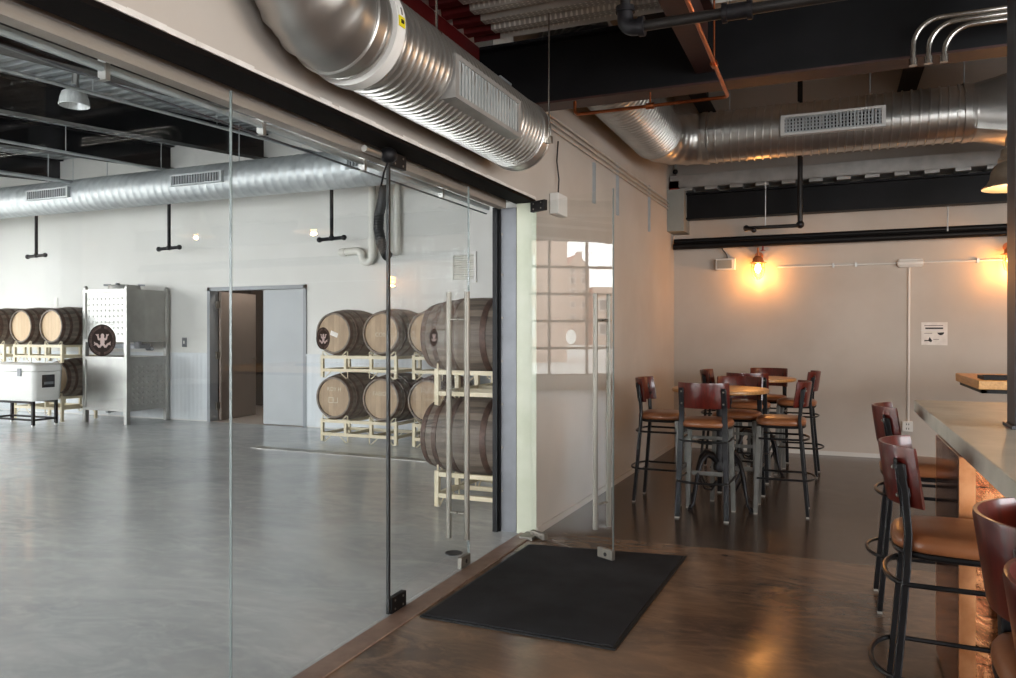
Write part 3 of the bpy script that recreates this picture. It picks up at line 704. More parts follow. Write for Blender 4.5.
MB().cyl((-.7, 9.2, 2.69), (-.7, 9.2, 3.2), .006, 8).build('hanger_rod', M['galvw'], t)
def caged_lamp(loc, label, power):
    t = thing('caged_wall_lamp', label, 'wall lamp', loc, group='caged lamps on the far wall')
    b = MB(); b.cyl((0, .15, .13), (0, 0, .13), .014, 10); b.cyl((0, .15, .13), (0, .165, .13), .05, 16); b.cyl((0, 0, .1), (0, 0, .22), .014, 10); b.build('arm', M['cage'], t)
    MB().lathe([(.015, .12), (.04, .11), (.06, .085), (.068, .045), (.098, .036), (.098, .031), (.066, .03)], (0, 0, 0), 'z', 20, cap=False).build('cap', M['cage'], t)
    MB().lathe([(.055, .03), (.062, -.05), (.055, -.11), (.03, -.145), (.004, -.152)], (0, 0, 0), 'z', 20, cap=False).build('glass_jar', M['bulbglass'], t)
    b = MB()
    for k in range(6):
        a = PI * k / 3; c_, s_ = math.cos(a), math.sin(a)
        b.tube([(.075 * c_, .075 * s_, .04), (.075 * c_, .075 * s_, -.06), (.06 * c_, .06 * s_, -.13), (.012 * c_, .012 * s_, -.17)], .0035, 6)
    b.tube([(.075 * math.cos(2 * PI * k / 20), .075 * math.sin(2 * PI * k / 20), -.03) for k in range(20)], .0035, 6, True)
    b.build('wire_cage', M['cage'], t)
    MB().ball((0, 0, -.035), .04, 12, (1, 1, 1.45)).build('bulb', M['bulbo'], t)
    g = glow('lamp_glow', (0, 0, -.125), power, .015, (1, .45, .13)); g.parent = t
caged_lamp((-.835, 9.835, 2.3), 'lit caged jar lamp on the far wall above the round tables', 14)
caged_lamp((1.8, 9.835, 2.3), 'lit caged jar lamp on the far wall hidden behind the steel column', 14)
def bell_lamp(loc, label, power):
    t = thing('bell_lamp', label, 'pendant lamp', loc, group='zinc bell pendants in a row')
    MB().lathe([(.02, .45), (.05, .44), (.065, .40), (.068, .33), (.095, .31), (.1, .25), (.115, .235), (.12, .21), (.11, .2), (.145, .175), (.168, .13), (.178, .07), (.2, .025), (.238, -.005), (.236, -.012), (.195, .012), (.165, .07), (.155, .125), (.1, .18)], (0, 0, 0), 'z', 32, cap=False).build('lamp_shade', M['brassg'], t)
    MB().cyl((0, 0, .44), (0, 0, 2.0 if loc[1] > 4.8 else .66), .01, 8).build('stem', M['blackp'], t)
    MB().ball((0, 0, .05), .04, 14, (1, 1, 1.3)).build('bulb', M['bulb'], t)
    g = glow('lamp_glow', (0, 0, -.03), power, .02, (1, .6, .3)); g.parent = t
bell_lamp((1.38, 7.4, 2.67), 'zinc bell pendant lamp beside the steel column', 24)
bell_lamp((3.2, 7.4, 2.71), 'second zinc bell pendant lamp beyond the steel column', 24)
bell_lamp((5.3, 7.4, 2.71), 'third zinc bell pendant lamp, nearest the right wall', 24)
for x in (1.2, 3.2, 5.2): bell_lamp((x, 1.2, 2.6), 'unseen zinc bell pendant lamp added as fill over the bar counter side', 24)  # out-of-view pendants added as warm fill for the bar
t = thing('conduit_run', 'thin pale conduit with a junction box running along the far wall', 'conduit', (0, 0, 0))
MB().cyl((-.62, 9.985, 2.285), (RX - .02, 9.985, 2.285), .011, 8).build('tube', M['white'], t); MB().cyl((.815, 9.982, .44), (.825, 9.982, 2.23), .013, 8).build('tube', M['white'], t)
b = MB(); b.box(.71, .96, 9.95, 9.999, 2.235, 2.33); b.cyl((.7, 9.96, 2.28), (.97, 9.96, 2.28), .034, 10); b.build('junction_box', M['white'], t, bevel=.012)
b = MB()
for x in (0, .25, 1.5): MB().box(x, x + .025, 9.97, 9.999, 2.26, 2.31).build('clip', M['galvw'], t)
t = thing('outlet', 'white metal outlet box low on the far wall', 'outlet', (.805, BY, .39))
MB().box(-.055, .055, -.05, -.0005, -.06, .06).build('cover', M['white'], t, bevel=.006)
b = MB()
for z in (-.025, .025):
    for x in (-.012, .012): b.box(x - .004, x + .004, -.0515, -.05, z - .01, z + .01)
b.build('socket', M['ink'], t)
t = thing('emergency_light', 'white emergency light box beside the lit caged lamp', 'emergency light', (-1.235, BY, 2.335))
MB().box(-.12, .12, -.09, -.0005, -.07, .075).build('housing', M['white'], t, bevel=.008)
MB().box(-.1, .08, -.094, -.09, -.05, .055).build('face_plate', M['boxgr'], t)
MB().tube([(.02, -.04, .075), (.01, -.04, .13), (-.03, -.05, .18), (-.05, -.06, .22)], .007, 8).build('cable', M['blackp'], t)
t = thing('paper_sign', 'white taped paper notice with black printing on the far wall', 'sign', (1.08, BY, 1.465))
MB().box(-.13, .135, -.004, -.0005, -.13, .13).build('sheet', M['paper'], t)
b = MB(); b.box(-.09, .09, -.0055, -.004, .052, .07)
b.prism([(.03, .01), (.1, .015), (.098, 0), (.085, -.015), (.065, -.02), (.045, -.012)], -.0055, -.004, 'y')
b.prism([(-.1, -.09), (-.1, -.075), (-.06, -.075), (-.045, -.04), (-.03, -.065), (-.02, -.08), (-.03, -.1), (-.06, -.085)], -.0055, -.004, 'y')
b.build('print', M['ink'], t)
b = MB(); b.box(-.1, .09, -.0055, -.004, .088, .096); b.box(-.1, -.02, -.0055, -.004, .0, .006); b.box(-.01, .05, -.0055, -.004, -.07, -.064); b.build('small_print', M['grey_ink'], t)
MB().prism([(-.135, .03), (.05, .035), (.05, .042), (-.135, .04)], -.0058, -.004, 'y').build('tape', M['white'], t)
b = MB(); b.prism([(-.13, -.13), (.135, -.135), (.135, -.02), (.1, -.04), (.02, -.1), (-.12, -.1)], -.0052, -.004, 'y'); b.build('painted_sleeve_glare', M['paper'], t)  # glare on the sleeve drawn as a paper-coloured patch

# ------------------------------------------------------------------ floor things in the bar
t = thing('floor_mat', 'large black rubber doormat on the brown floor in front of the open glass door', 'mat', (0, 0, 0))
q = [(-1.955, 3.45), (-.92, 3.435), (-.875, 5.06), (-1.93, 4.92)]
cx_ = sum(a for a, _ in q) / 4; cy_ = sum(a for _, a in q) / 4
MB().prism(q, .001, .009).build('border', M['matedge'], t); MB().prism([(cx_ + (a - cx_) * .965, cy_ + (c - cy_) * .975) for a, c in q], .009, .013).build('pile_field', M['mat'], t)

# --- bar stool: local +y is where the sitter faces, origin on the floor
def make_stool(label):
    t = thing('bar_stool', label, 'bar stool', group='bar stools with curved wooden backs')
    for s in (-1, 1):
        # rear leg carries on up as the back post
        P = [(s * .19, -.205, .012), (s * .182, -.175, .35), (s * .172, -.15, .66), (s * .168, -.145, .78), (s * .166, -.155, .92), (s * .165, -.172, 1.02)]
        pts = []
        for i in range(len(P) - 1):
            for k in range(4):
                f = k / 4; pts.append(tuple(P[i][j] * (1 - f) + P[i + 1][j] * f for j in range(3)))
        pts.append(P[-1])
        lm = MB(); sec = [(-.021, -.013), (.021, -.013), (.021, .013), (-.021, .013)]; kk = len(pts)
        lm.add([(p[0] + a, p[1] + c, p[2]) for p in pts for a, c in sec], [(i * 4 + j, i * 4 + (j + 1) % 4, i * 4 + 4 + (j + 1) % 4, i * 4 + 4 + j) for i in range(kk - 1) for j in range(4)] + [(3, 2, 1, 0), (kk * 4 - 4, kk * 4 - 3, kk * 4 - 2, kk * 4 - 1)])
        l = lm.build('leg', M['gun'], t, bevel=.004)
        MB().box(s * .19 - .019, s * .19 + .019, -.217, -.193, 0, .012).build('foot_cap', M['tip'], l)
        b = MB(); b.bar((s * .165, -.165, .875), (s * .165, -.187, 1.035), .034, .010, (0, 1, 0))
        b.bar((s * .165, -.175, .99), (s * .160, -.15, .995), .03, .05); b.bar((s * .166, -.16, .93), (s * .160, -.135, .92), .03, .03)
        pl = b.build('back_bracket', M['gun'], t, bevel=.003)
        for z, y in ((.91, -.172), (1.005, -.186)): MB().ball((s * .163, y - .004, z), .008, 8).build('screw', M['chrome'], pl)
        l = MB().bar((s * .185, .19, .012), (s * .165, .165, .715), .036, .034, (0, 1, 0)).build('leg', M['gunlit'], t, bevel=.003)
        MB().box(s * .185 - .016, s * .185 + .016, .174, .206, 0, .012).build('foot_cap', M['tip'], l)
    # curved plywood back
    vs = []; n = 20; Rb = .235; half = math.asin(.195 / Rb)
    for i in range(n + 1):
        a = -half + 2 * half * i / n
        for j, z in enumerate((.872, .882, .975, 1.064, 1.075)):
            lean = .035 - .03 * (z - .86) / .21; ins = .003 if j in (0, 4) else 0
            for r_ in (Rb - .007 + ins, Rb + .007 - ins):
                vs.append((r_ * math.sin(a), -r_ * math.cos(a) + lean - .0, z))
    fs = []; k = 10
    for i in range(n):
        a = i * k; c = a + k
        for j in range(4):
            fs += [(a + 2 * j, a + 2 * j + 2, c + 2 * j + 2, c + 2 * j), (a + 2 * j + 1, c + 2 * j + 1, c + 2 * j + 3, a + 2 * j + 3)]
        fs += [(a, c, c + 1, a + 1), (a + 8, a + 9, c + 9, c + 8)]
    for e in (0, n * k):
        for j in range(4): fs.append((e + 2 * j, e + 2 * j + 1, e + 2 * j + 3, e + 2 * j + 2))
    MB().add(vs, fs).build('backrest', M['maho'], t, ang=50)
    # padded seat: rounded trapezoid, wider at the front
    def outline(sc_):
        out = []; n = 48
        for i in range(n):
            a = 2 * PI * i / n; c_, s_ = math.cos(a), math.sin(a); e = .62
            x = abs(c_) ** e * (1 if c_ > 0 else -1); y = abs(s_) ** e * (1 if s_ > 0 else -1)
            out.append((x * (.205 + .012 * y) * sc_, y * .195 * sc_))
        return out
    prof = [(.93, .722), (.985, .727), (1.0, .74), (.995, .756), (.95, .770), (.8, .781), (.5, .786), (.15, .787)]
    vs = []
    for f, z in prof: vs += [(x, y, z) for x, y in outline(f)]
    n = 48; fs = [(i * n + j, i * n + (j + 1) % n, (i + 1) * n + (j + 1) % n, (i + 1) * n + j) for i in range(len(prof) - 1) for j in range(n)]
    fs += [tuple(range(n))[::-1], tuple((len(prof) - 1) * n + j for j in range(n))]
    MB().add(vs, fs).build('seat', M['leather'], t, ang=60)
    b = MB(); b.tube([(x * .93, y * .93, .712) for x, y in outline(1)], .0115, 8, True)
    for s in (-1, 1): b.bar((s * .12, -.17, .708), (s * .12, .17, .708), .03, .012)
    b.build('seat_frame', M['gun'], t)
    # hoops bent round the back of the legs
    for z, e, fy in ((.295, .05, .18), (.615, .025, .165)):
        xw = .198 if z < .4 else .188; yb = -.19 if z < .4 else -.17
        pts = [(xw, fy, z), (xw + .004, 0, z)] + [((xw + .004) * math.cos(a) , yb + .03 + (e + .05) * math.sin(a), z) for a in [-PI * i / 14 for i in range(15)]] + [(-xw - .004, 0, z), (-xw, fy, z)]
        MB().tube(pts, .009, 8).build('foot_ring', M['gun'], t)
    MB().bar((-.175, .183, .30), (.175, .183, .30), .012, .034).build('stretcher', M['gunlit'], t)
    MB().bar((-.165, .17, .60), (.165, .17, .60), .010, .024).build('stretcher', M['gunlit'], t)
    return t
ST = [(-1.38, 6.745, 'E', 'bar stool on the wall side of the nearer round table, facing right'),
      (-.935, 6.32, 'N', 'bar stool with its curved back squarely to the viewer at the nearer round table'),
      (-.385, 6.69, 'W', 'bar stool on the right of the nearer round table, tan seat facing left'),
      (-.77, 7.03, 'S', 'bar stool facing the viewer from behind the nearer round table'),
      (-1.09, 8.5, 'E', 'small-looking bar stool left of the farther round table, mostly hidden'),
      (-.66, 8.98, 'S', 'bar stool nearest the far wall, behind the farther round table'),
      (-.34, 8.55, 'W', 'bar stool right of the farther round table, seen edge-on against the far wall'),
      (-.775, 8.05, 'N', 'bar stool between the two round tables, its back to the viewer'),
      (.435, 4.64, 'E', 'bar stool farthest along the concrete counter, by its far end'),
      (.39, 3.085, 'E', 'bar stool with full tan seat in front of the copper counter base'),
      (.52, 1.93, 'E', 'bar stool cut by the right edge, large dark red back at the counter'),
      (.49, 1.43, 'E', 'nearest bar stool, only an edge showing in the bottom right corner')]
RZ = {'N': 0, 'W': PI / 2, 'S': PI, 'E': -PI / 2}
st0 = make_stool(ST[0][3])
for i, (x, y, d, lab) in enumerate(ST):
    rz = RZ[d] + (random.uniform(-.05, .05) if i < 8 else (0, -.04, 0, 0)[i - 8])
    if i == 0: st0.location = (x, y, 0); st0.rotation_euler = (0, 0, rz)
    else: copy_tree(st0, lab, loc=(x, y, 0), rz=rz)

def make_table(label):
    t = thing('round_table', label, 'table', group='round high tables')
    MB().lathe([(.385, .965), (.398, .97), (.4, .978), (.4, .99), (.396, .998), (.385, 1.0)], (0, 0, 0), 'z', 56).build('tabletop', M['oak'], t)
    MB().lathe([(.055, .3), (.06, .34), (.04, .38), (.032, .5), (.032, .85), (.04, .9), (.09, .93), (.2, .955), (.2, .965)], (0, 0, 0), 'z', 24).build('pedestal', M['iron'], t)
    for k in range(4):
        a = PI / 4 + k * PI / 2 + .15; c_, s_ = math.cos(a), math.sin(a)
        pr = [(.03, .36), (.09, .42), (.16, .44), (.22, .39), (.26, .28), (.285, .15), (.31, .05), (.345, .018)]
        l = MB().tube([(r_ * c_, r_ * s_, z) for r_, z in pr], [.02, .022, .021, .019, .017, .015, .014, .018], 10).build('leg', M['iron'], t, ang=60)
        MB().tube([(r_ * c_, r_ * s_, z) for r_, z in ((.04, .2), (.1, .14), (.18, .16), (.25, .27))], .009, 8).build('scroll_brace', M['iron'], l)
        MB().lathe([(.022, 0), (.024, .008), (.015, .02)], (.345 * c_, .345 * s_, 0), 'z', 10).build('glide', M['iron'], l)
    return t
tb = make_table('nearer round wooden high table among the bar stools'); tb.location = (-.88, 6.72, 0)
copy_tree(tb, 'farther round wooden high table near the far wall', loc=(-.74, 8.5, 0))

# --- concrete counter on a copper base
t = thing('bar_counter', 'grey concrete bar counter on a copper-clad base at the right', 'bar counter', (0, 0, 0))
b = MB(); b.box(.447, .66, .6, 5.12, 1.0, 1.07); b.box(.83, 1.25, .6, 5.12, 1.0, 1.07); b.box(.66, .83, .6, 3.675, 1.0, 1.07); b.box(.66, .83, 3.847, 5.12, 1.0, 1.07)
b = MB().box(.447, 1.02, .6, 5.12, 1.0, 1.07)
b.build('countertop', M['conc'], t, bevel=.004)
MB().box(.455, .66, 3.31, 3.97, 0.02, .999).build('base', M['dark'], t)
MB().box(.437, .455, 3.31, 3.97, 0.02, .999).build('side_panel', M['copm'], t)
bt = MB().box(.437, .49, 3.285, 3.31, 0.02, .999).build('corner_trim', M['copb'], t)
MB().box(.437, .447, 3.97, 3.985, .02, .999).build('corner_trim', M['copb'], t)
MB().box(.49, 1.0, 3.292, 3.31, 0.02, .999).build('end_panel', M['cop'], t)
b = MB(); b.box(.62, .632, 3.286, 3.292, .02, .999); b.box(.79, .802, 3.286, 3.292, .02, .999); b.build('panel_batten', M['copb'], t)
MB().box(.46, 1.0, 3.33, 3.95, 0, .02).build('plinth', M['black'], t)
# --- butcher-block high table beyond the counter
t = thing('block_table', 'thick wooden block tabletop beyond the concrete counter beside the column', 'table', (0, 0, 0))
MB().box(1.12, 2.7, 7.37, 8.66, 1.0, 1.075).build('tabletop', M['oakend'], t, bevel=.004)
b = MB(); b.box(1.15, 2.6, 7.42, 7.46, .965, .999); b.box(1.15, 1.19, 7.42, 8.6, .965, .999); b.build('apron_bracket', M['black'], t)
MB().box(1.85, 1.97, 7.95, 8.07, .02, .999).build('pedestal', M['black'], t); MB().box(1.6, 2.2, 7.7, 8.3, 0, .02).build('foot_plate', M['black'], t)
t = thing('serving_tray', 'flat black tray on the wooden block tabletop', 'tray', (1.4, 7.6, 1.075))
MB().box(-.23, .3, -.14, .16, .0005, .012).build('base', M['black'], t); b = MB(); b.box(-.23, .3, -.14, -.13, .012, .03); b.box(-.23, .3, .15, .16, .012, .03); b.box(-.23, -.22, -.13, .15, .012, .03); b.box(.29, .3, -.13, .15, .012, .03); b.build('rim', M['black'], t)

# ------------------------------------------------------------------ warehouse: barrels and racks
def make_barrel(label, pale=False):
    """axis along local y, visible head at y=0"""
    t = thing('oak_barrel', label, 'barrel', group='oak barrels on racks')
    L = .89; rad = lambda y: .268 + .058 * (1 - ((y / L - .5) * 2) ** 2) ** .9 if 0 <= y <= L else .268
    pr = [(.25, .03), (.25, 0), (.268, 0)] + [(rad(L * i / 24), L * i / 24) for i in range(1, 24)] + [(.268, L), (.25, L), (.25, L - .03)]
    MB().lathe(pr, (0, 0, 0), 'y', 48, cap=False).build('staves', M['stave'], t, ang=50)
    MB().lathe([(.25, .028), (.25, .034)], (0, 0, 0), 'y', 40).build('head', M['headl' if pale else 'head'], t)
    MB().lathe([(.25, L - .034), (.25, L - .028)], (0, 0, 0), 'y', 40).build('head', M['head'], t)
    for y0, wd in ((.004, .05), (.12, .045), (.27, .05), (L - .32, .05), (L - .165, .045), (L - .054, .05)):
        MB().lathe([(rad(y0) + .0005, y0), (rad(y0) + .005, y0), (rad(y0 + wd) + .005, y0 + wd), (rad(y0 + wd) + .0005, y0 + wd)], (0, 0, 0), 'y', 48, cap=False).build('hoop', M['hoop'], t)
    return t
def make_rack(label, z0=0.0, leg=0.02):
    """rails: two frames joined fore and aft, cradle rods above and below"""
    t = thing('barrel_rack', label, 'barrel rack', group='cream steel barrel racks')
    zb = .115; zt = .29; W = .575; D = .62
    for y in (0, D):
        b = MB(); b.box(-W, W, y - .02, y + .02, zb - .02, zb + .02); b.box(-W, W, y - .02, y + .02, zt - .02, zt + .02)
        for x in (-W, -.2, .2, W): b.box(x - .02, x + .02, y - .019, y + .019, leg if x in (-W, W) else zb, zt + .03)
        b.build('frame', M['rackp'], t)
    for x in (-W, -.2, .2, W):
        b = MB(); b.box(x - .018, x + .018, .02, D - .02, zb - .018, zb + .018); b.box(x - .018, x + .018, .02, D - .02, zt - .018, zt + .018); b.build('side_rail', M['rackp'], t)
    for x in (-.37, .37):
        for y in (0, D):
            b = MB()
            for s in (-1, 1):
                b.tube([(x + s * .2, y, zt + .02), (x + s * .2, y, zt + .075), (x + s * .18, y, zt + .08), (x + s * .09, y, zt + .0)], .008, 6)
                b.tube([(x + s * .2, y, zb - .02), (x + s * .2, y, zb - .1), (x + s * .17, y, zb - .104), (x + s * .08, y, zb - .03), (x + s * .08, y, zb)], .007, 6)
            b.build('cradle', M['rackp'], t)
    return t
bar0 = make_barrel('oak barrel, upper left of the pair right of the grey double door'); barp = make_barrel('pale-headed oak barrel, upper left of the pair left of the steel totes', True)
rk0 = make_rack('floor-standing cream rack under the lower barrels right of the double door')
BXc = -5.77; HY0 = 8.5
rk0.location = (BXc, HY0 + .05, 0)
rk1 = copy_tree(rk0, 'upper cream rack between the stacked barrels right of the double door', loc=(BXc, HY0 + .05, .86))
rk2 = copy_tree(rk0, 'floor-standing cream rack partly hidden behind the big sideways barrels', loc=(BXc + 1.42, HY0 + .05, 0))
rk3 = copy_tree(rk0, 'upper cream rack partly hidden behind the big sideways barrels', loc=(BXc + 1.42, HY0 + .05, .86))
fr0 = copy_tree(rk0, 'floor-standing cream rack under the sideways barrel seen through the glass door', loc=(-3.04, 6.24, 0), rz=-PI / 2)
fr1 = copy_tree(rk0, 'upper cream rack under the top sideways barrel seen through the glass door', loc=(-3.04, 6.24, .85), rz=-PI / 2)
bar0.location = (BXc - .37, HY0, 1.47)
B = [(BXc + .37, HY0, 1.47, 0, 'oak barrel with chalk writing, upper, crossed by the black glass seam'),
     (BXc - .37, HY0, .61, 0, 'oak barrel with chalk box drawing, lower left right of the double door'),
     (BXc + .37, HY0, .61, 0, 'oak barrel with chalk name, lower, crossed by the black glass seam'),
     (BXc + 1.05, HY0, 1.47, 0, 'oak barrel head peeking out left of the upper sideways barrel'),
     (BXc + 1.05, HY0, .61, 0, 'oak barrel head peeking out left of the lower sideways barrel'),
     (-3.17, 5.87, 1.44, -PI / 2, 'upper of the two big sideways barrels seen through the glass door'),
     (-3.17, 5.87, .60, -PI / 2, 'lower of the two big sideways barrels seen through the glass door')]
made = [copy_tree(bar0, lab, loc=(x, y, z), rz=rz) for x, y, z, rz, lab in B]
def text_on(parent, s, x, z, size, m_):
    cu = bpy.data.curves.new('chalk_writing', 'FONT'); cu.body = s; cu.size = size; cu.extrude = .0008; cu.align_x = 'CENTER'; cu.align_y = 'CENTER'
    tmp = bpy.data.objects.new('tmp', cu); COL.objects.link(tmp); dg = bpy.context.evaluated_depsgraph_get()
    me = bpy.data.meshes.new_from_object(tmp.evaluated_get(dg)); bpy.data.objects.remove(tmp); me.materials.clear(); me.materials.append(m_)
    o = bpy.data.objects.new('chalk_writing', me); COL.objects.link(o); o.parent = parent; o.location = (x, .0265, z); o.rotation_euler = (PI / 2, 0, 0); return o
text_on(made[0], 'CO04', 0, -.02, .075, M['chalk']); text_on(made[2], 'FABIO', -.03, .07, .075, M['chalk']); text_on(made[1], 'ROY H', .0, .11, .075, M['chalk'])
b = MB()
for x0_, x1_, z0_, z1_ in ((-.09, -.08, -.07, .0), (-.09, -.02, -.005, .003), (-.09, -.02, -.074, -.066), (-.025, -.017, -.07, 0), (-.01, -.002, -.07, .0), (-.01, .055, -.074, -.066), (.05, .058, -.07, 0)): b.box(x0_, x1_, .0262, .0278, z0_, z1_)
b.build('chalk_box', M['chalk'], made[1])
lb = MB().box(-.05, .07, .0258, .0278, -.06, .0).build('paper_label', M['paper'], bar0, rot=(0, .35, 0), loc=(0, 0, .02))
# pale barrels left of the steel totes
LR = -12.16; LH = 8.62
lr0 = make_rack('cream rack on the floor behind the white cooler', leg=-.1); lr0.location = (LR, LH + .05, .12)
lr1 = copy_tree(rk0, 'upper cream rack under the two pale-headed barrels', loc=(LR, LH + .05, .97))
barp.location = (LR - .37, LH, 1.59)
copy_tree(barp, 'pale-headed oak barrel next to the stacked steel totes, upper', loc=(LR + .37, LH, 1.59))
copy_tree(barp, 'oak barrel at the left edge of the photo, only a sliver showing', loc=(LR - 1.16, LH, 1.59))
copy_tree(bar0, 'oak barrel below and behind the white cooler, beside the lower steel tote', loc=(LR + .37, LH + .1, .73))
copy_tree(rk0, 'cream rack end at the left edge of the photo', loc=(LR - 1.42, LH + .05, .97))
# white cooler on a stand
t = thing('cooler', 'large white ice chest on a dark stand before the left barrels', 'cooler', (-11.36, 8.03, 0))
vs = []; n = 24
b = MB()
def rrect(x0, x1, y0, y1, r):
    out = []
    for cx2, cy2, a0 in ((x1 - r, y1 - r, 0), (x0 + r, y1 - r, PI / 2), (x0 + r, y0 + r, PI), (x1 - r, y0 + r, 1.5 * PI)):
        for i in range(7): a = a0 + PI / 2 * i / 6; out.append((cx2 + r * math.cos(a), cy2 + r * math.sin(a)))
    return out
def loft(m, secs):
    k = len(secs[0][0]); vs = []
    for poly, z in secs: vs += [(x, y, z) for x, y in poly]
    fs = [(i * k + j, i * k + (j + 1) % k, (i + 1) * k + (j + 1) % k, (i + 1) * k + j) for i in range(len(secs) - 1) for j in range(k)]
    fs += [tuple(range(k))[::-1], tuple((len(secs) - 1) * k + j for j in range(k))]
    return m.add(vs, fs)
loft(MB(), [(rrect(-1.2, -.05, .03, .46, .06), .41), (rrect(-1.24, -.02, .01, .48, .07), .45), (rrect(-1.25, 0, 0, .5, .07), .86), (rrect(-1.25, 0, 0, .5, .07), .87)]).build('body', M['white'], t)
loft(MB(), [(rrect(-1.25, 0, 0, .5, .07), .876), (rrect(-1.255, .005, -.005, .505, .07), .89), (rrect(-1.25, 0, 0, .5, .07), .97), (rrect(-1.2, -.05, .04, .46, .05), .995)]).build('lid', M['white'], t)
for x in (-.85, -.32):
    MB().box(x - .04, x + .04, -.02, .0, .80, .92).build('latch', M['steelgr'], t, bevel=.004)
hd = MB().box(-.001, .012, .13, .34, .62, .82).build('handle_recess', M['black'], t, bevel=.01); MB().box(.004, .02, .16, .31, .67, .71).build('grip', M['steelgr'], hd)
b = MB()
for x in (-1.15, -.1):
    for y in (.06, .44): b.box(x - .02, x + .02, y - .02, y + .02, .03, .4)
for y in (.06, .44): b.box(-1.17, -.08, y - .02, y + .02, .37, .41); b.box(-1.17, -.08, y - .015, y + .015, .1, .13)
for x in (-1.15, -.1): b.box(x - .015, x + .015, .06, .44, .1, .13)
b.build('stand', M['black'], t)
b = MB()
for x in (-1.15, -.1):
    for y in (.06, .44): b.cyl((x - .012, y, .025), (x + .012, y, .025), .025, 12)
b.build('caster', M['white'], t)

# stainless totes, two stacked
def make_tote(label, dimple_front, base_z, window):
    t = thing('steel_tote', label, 'tote', (-11.41, 8.9, base_z), group='stacked stainless totes')
    Wd, D, H = 1.01, .86, 1.1; zb = .24 if not window else .26
    MB().box(.02, Wd - .02, .02, D - .02, zb, H - .04).build('tank_body', M['stain'], t, bevel=.01)
    for x in (0, Wd - .07):
        for y in (0, D - .07): MB().box(x, x + .07, y, y + .07, 0, H).build('corner_post', M['stain'], t, bevel=.006)
    b = MB()
    for z in (zb - .03, H - .06):
        b.box(.07, Wd - .07, .0, .03, z, z + .05); b.box(.07, Wd - .07, D - .03, D, z, z + .05); b.box(0, .03, .07, D - .07, z, z + .05); b.box(Wd - .03, Wd, .07, D - .07, z, z + .05)
    b.build('frame_rail', M['stain'], t)
    b = MB()
    if dimple_front:
        for i in range(9):
            for j in range(7): b.lathe([(.022, .0), (.016, -.006), (.007, -.01), (.001, -.0105)], (.13 + i * .094, .022, zb + .1 + j * .095), 'y', 8)
    else:
        for i in range(7):
            for j in range(8): b.lathe([(.03, .0), (.023, .010), (.01, .016), (.001, .0165)], (Wd - .022, .14 + i * .095, zb + .08 + j * .085), 'x', 8)
    b.build('dimple_panel', M['stain'], t)
    if window:
        b = MB(); b.box(.1, Wd - .04, .3, .5, .12, .2); b.cyl((Wd - .05, .25, .13), (Wd - .05, .25, .24), .06, 14); b.cyl((Wd - .12, .5, .12), (Wd + .0, .5, .12), .035, 12); b.build('drain_valve', M['steelgr'], t)
        b = MB()
        for x in (.0, Wd - .07):
            for y in (0, D - .07): b.box(x + .01, x + .06, y + .01, y + .06, H, H + .02); b.tube([(x + .035, y + .035, H + .02), (x + .035, y + .035, H + .055)], [.034, .022], 10)
        b.build('stacking_lug', M['stain'], t)
        b = MB(); b.lathe([(.25, H - .04), (.25, H + .06), (.24, H + .075), (.1, H + .09), (.005, H + .09)], (Wd * .45, D * .5, 0), 'z', 28); b.build('manway_lid', M['stain'], t)
        b = MB()
        for a in range(4): q = a * PI / 2 + .5; b.bar((Wd * .45 + .22 * math.cos(q), D * .5 + .22 * math.sin(q), H + .08), (Wd * .45 + .33 * math.cos(q), D * .5 + .33 * math.sin(q), H + .08), .03, .03)
        b.build('clamp', M['steelgr'], t)
    else:
        b = MB(); b.cyl((.5, .3, .2), (.5, .05, .2), .03, 10); b.cyl((.5, .1, .16), (.5, .1, .26), .02, 10); b.build('drain_valve', M['steelgr'], t)
    return t
make_tote('lower stainless tote with smooth front standing on the warehouse floor', False, 0, False)
make_tote('upper stainless tote with dimpled front and round lid on top', True, 1.1, True)

# wall-hung items in the warehouse
for i, (u, lab) in enumerate(((-13.05, 'black tee-ended pipe drop leftmost below the warehouse duct'), (-9.89, 'black tee-ended pipe drop near the double door below the warehouse duct'), (-6.72, 'black tee-ended pipe drop nearest the white drain pipe'))):
    t = thing('pipe_drop', lab, 'pipe', (u, 9.27, 0), group='tee-ended pipe drops')
    MB().box(-.03, .03, .02, LY - 9.271, 3.72, 3.78).build('wall_bracket', M['iron'], t); MB().cyl((0, 0, 2.87), (0, 0, 4.05), .027, 12).build('riser', M['black'], t)
    MB().cyl((-.2, -.02, 2.84), (.2, .02, 2.86), .027, 12).build('tee_arm', M['black'], t)
    b = MB(); b.ball((-.2, -.02, 2.84), .042, 10); b.ball((.2, .02, 2.86), .042, 10); b.ball((0, 0, 2.86), .045, 10); b.build('fitting', M['iron'], t)
t = thing('drain_pipe', 'white plastic vent pipes with a trap elbow on the warehouse wall', 'pipe', (0, LY - .09, 0))
MB().tube([(-6.31, 0, 4.2), (-6.31, 0, 2.62)] + arc((-6.40, 0, 2.62), .09, 0, -PI, 8) + arc((-6.58, 0, 2.62), .09, 0, PI / 2, 6) + [(-6.88, 0, 2.70)], .055, 14).build('trap_pipe', M['pvc'], t)
MB().cyl((-5.89, 0, 2.62), (-5.89, 0, 4.2), .055, 14).build('vent_pipe', M['pvc'], t)
for p0, p1 in (((-6.31, 0, 3.2), (-6.31, 0, 3.26)), ((-6.84, 0, 2.70), (-6.78, 0, 2.70)), ((-6.31, 0, 2.6), (-6.31, 0, 2.68))): MB().cyl(p0, p1, .064, 14).build('coupling', M['pvc'], t)
hp = [(-5.9, 3.95), (-5.93, 3.85), (-5.97, 3.75), (-6.02, 3.45), (-6.09, 3.2), (-6.1, 3.0), (-6.05, 2.78), (-5.97, 2.62), (-5.92, 2.57)]
pts = []; rr = []
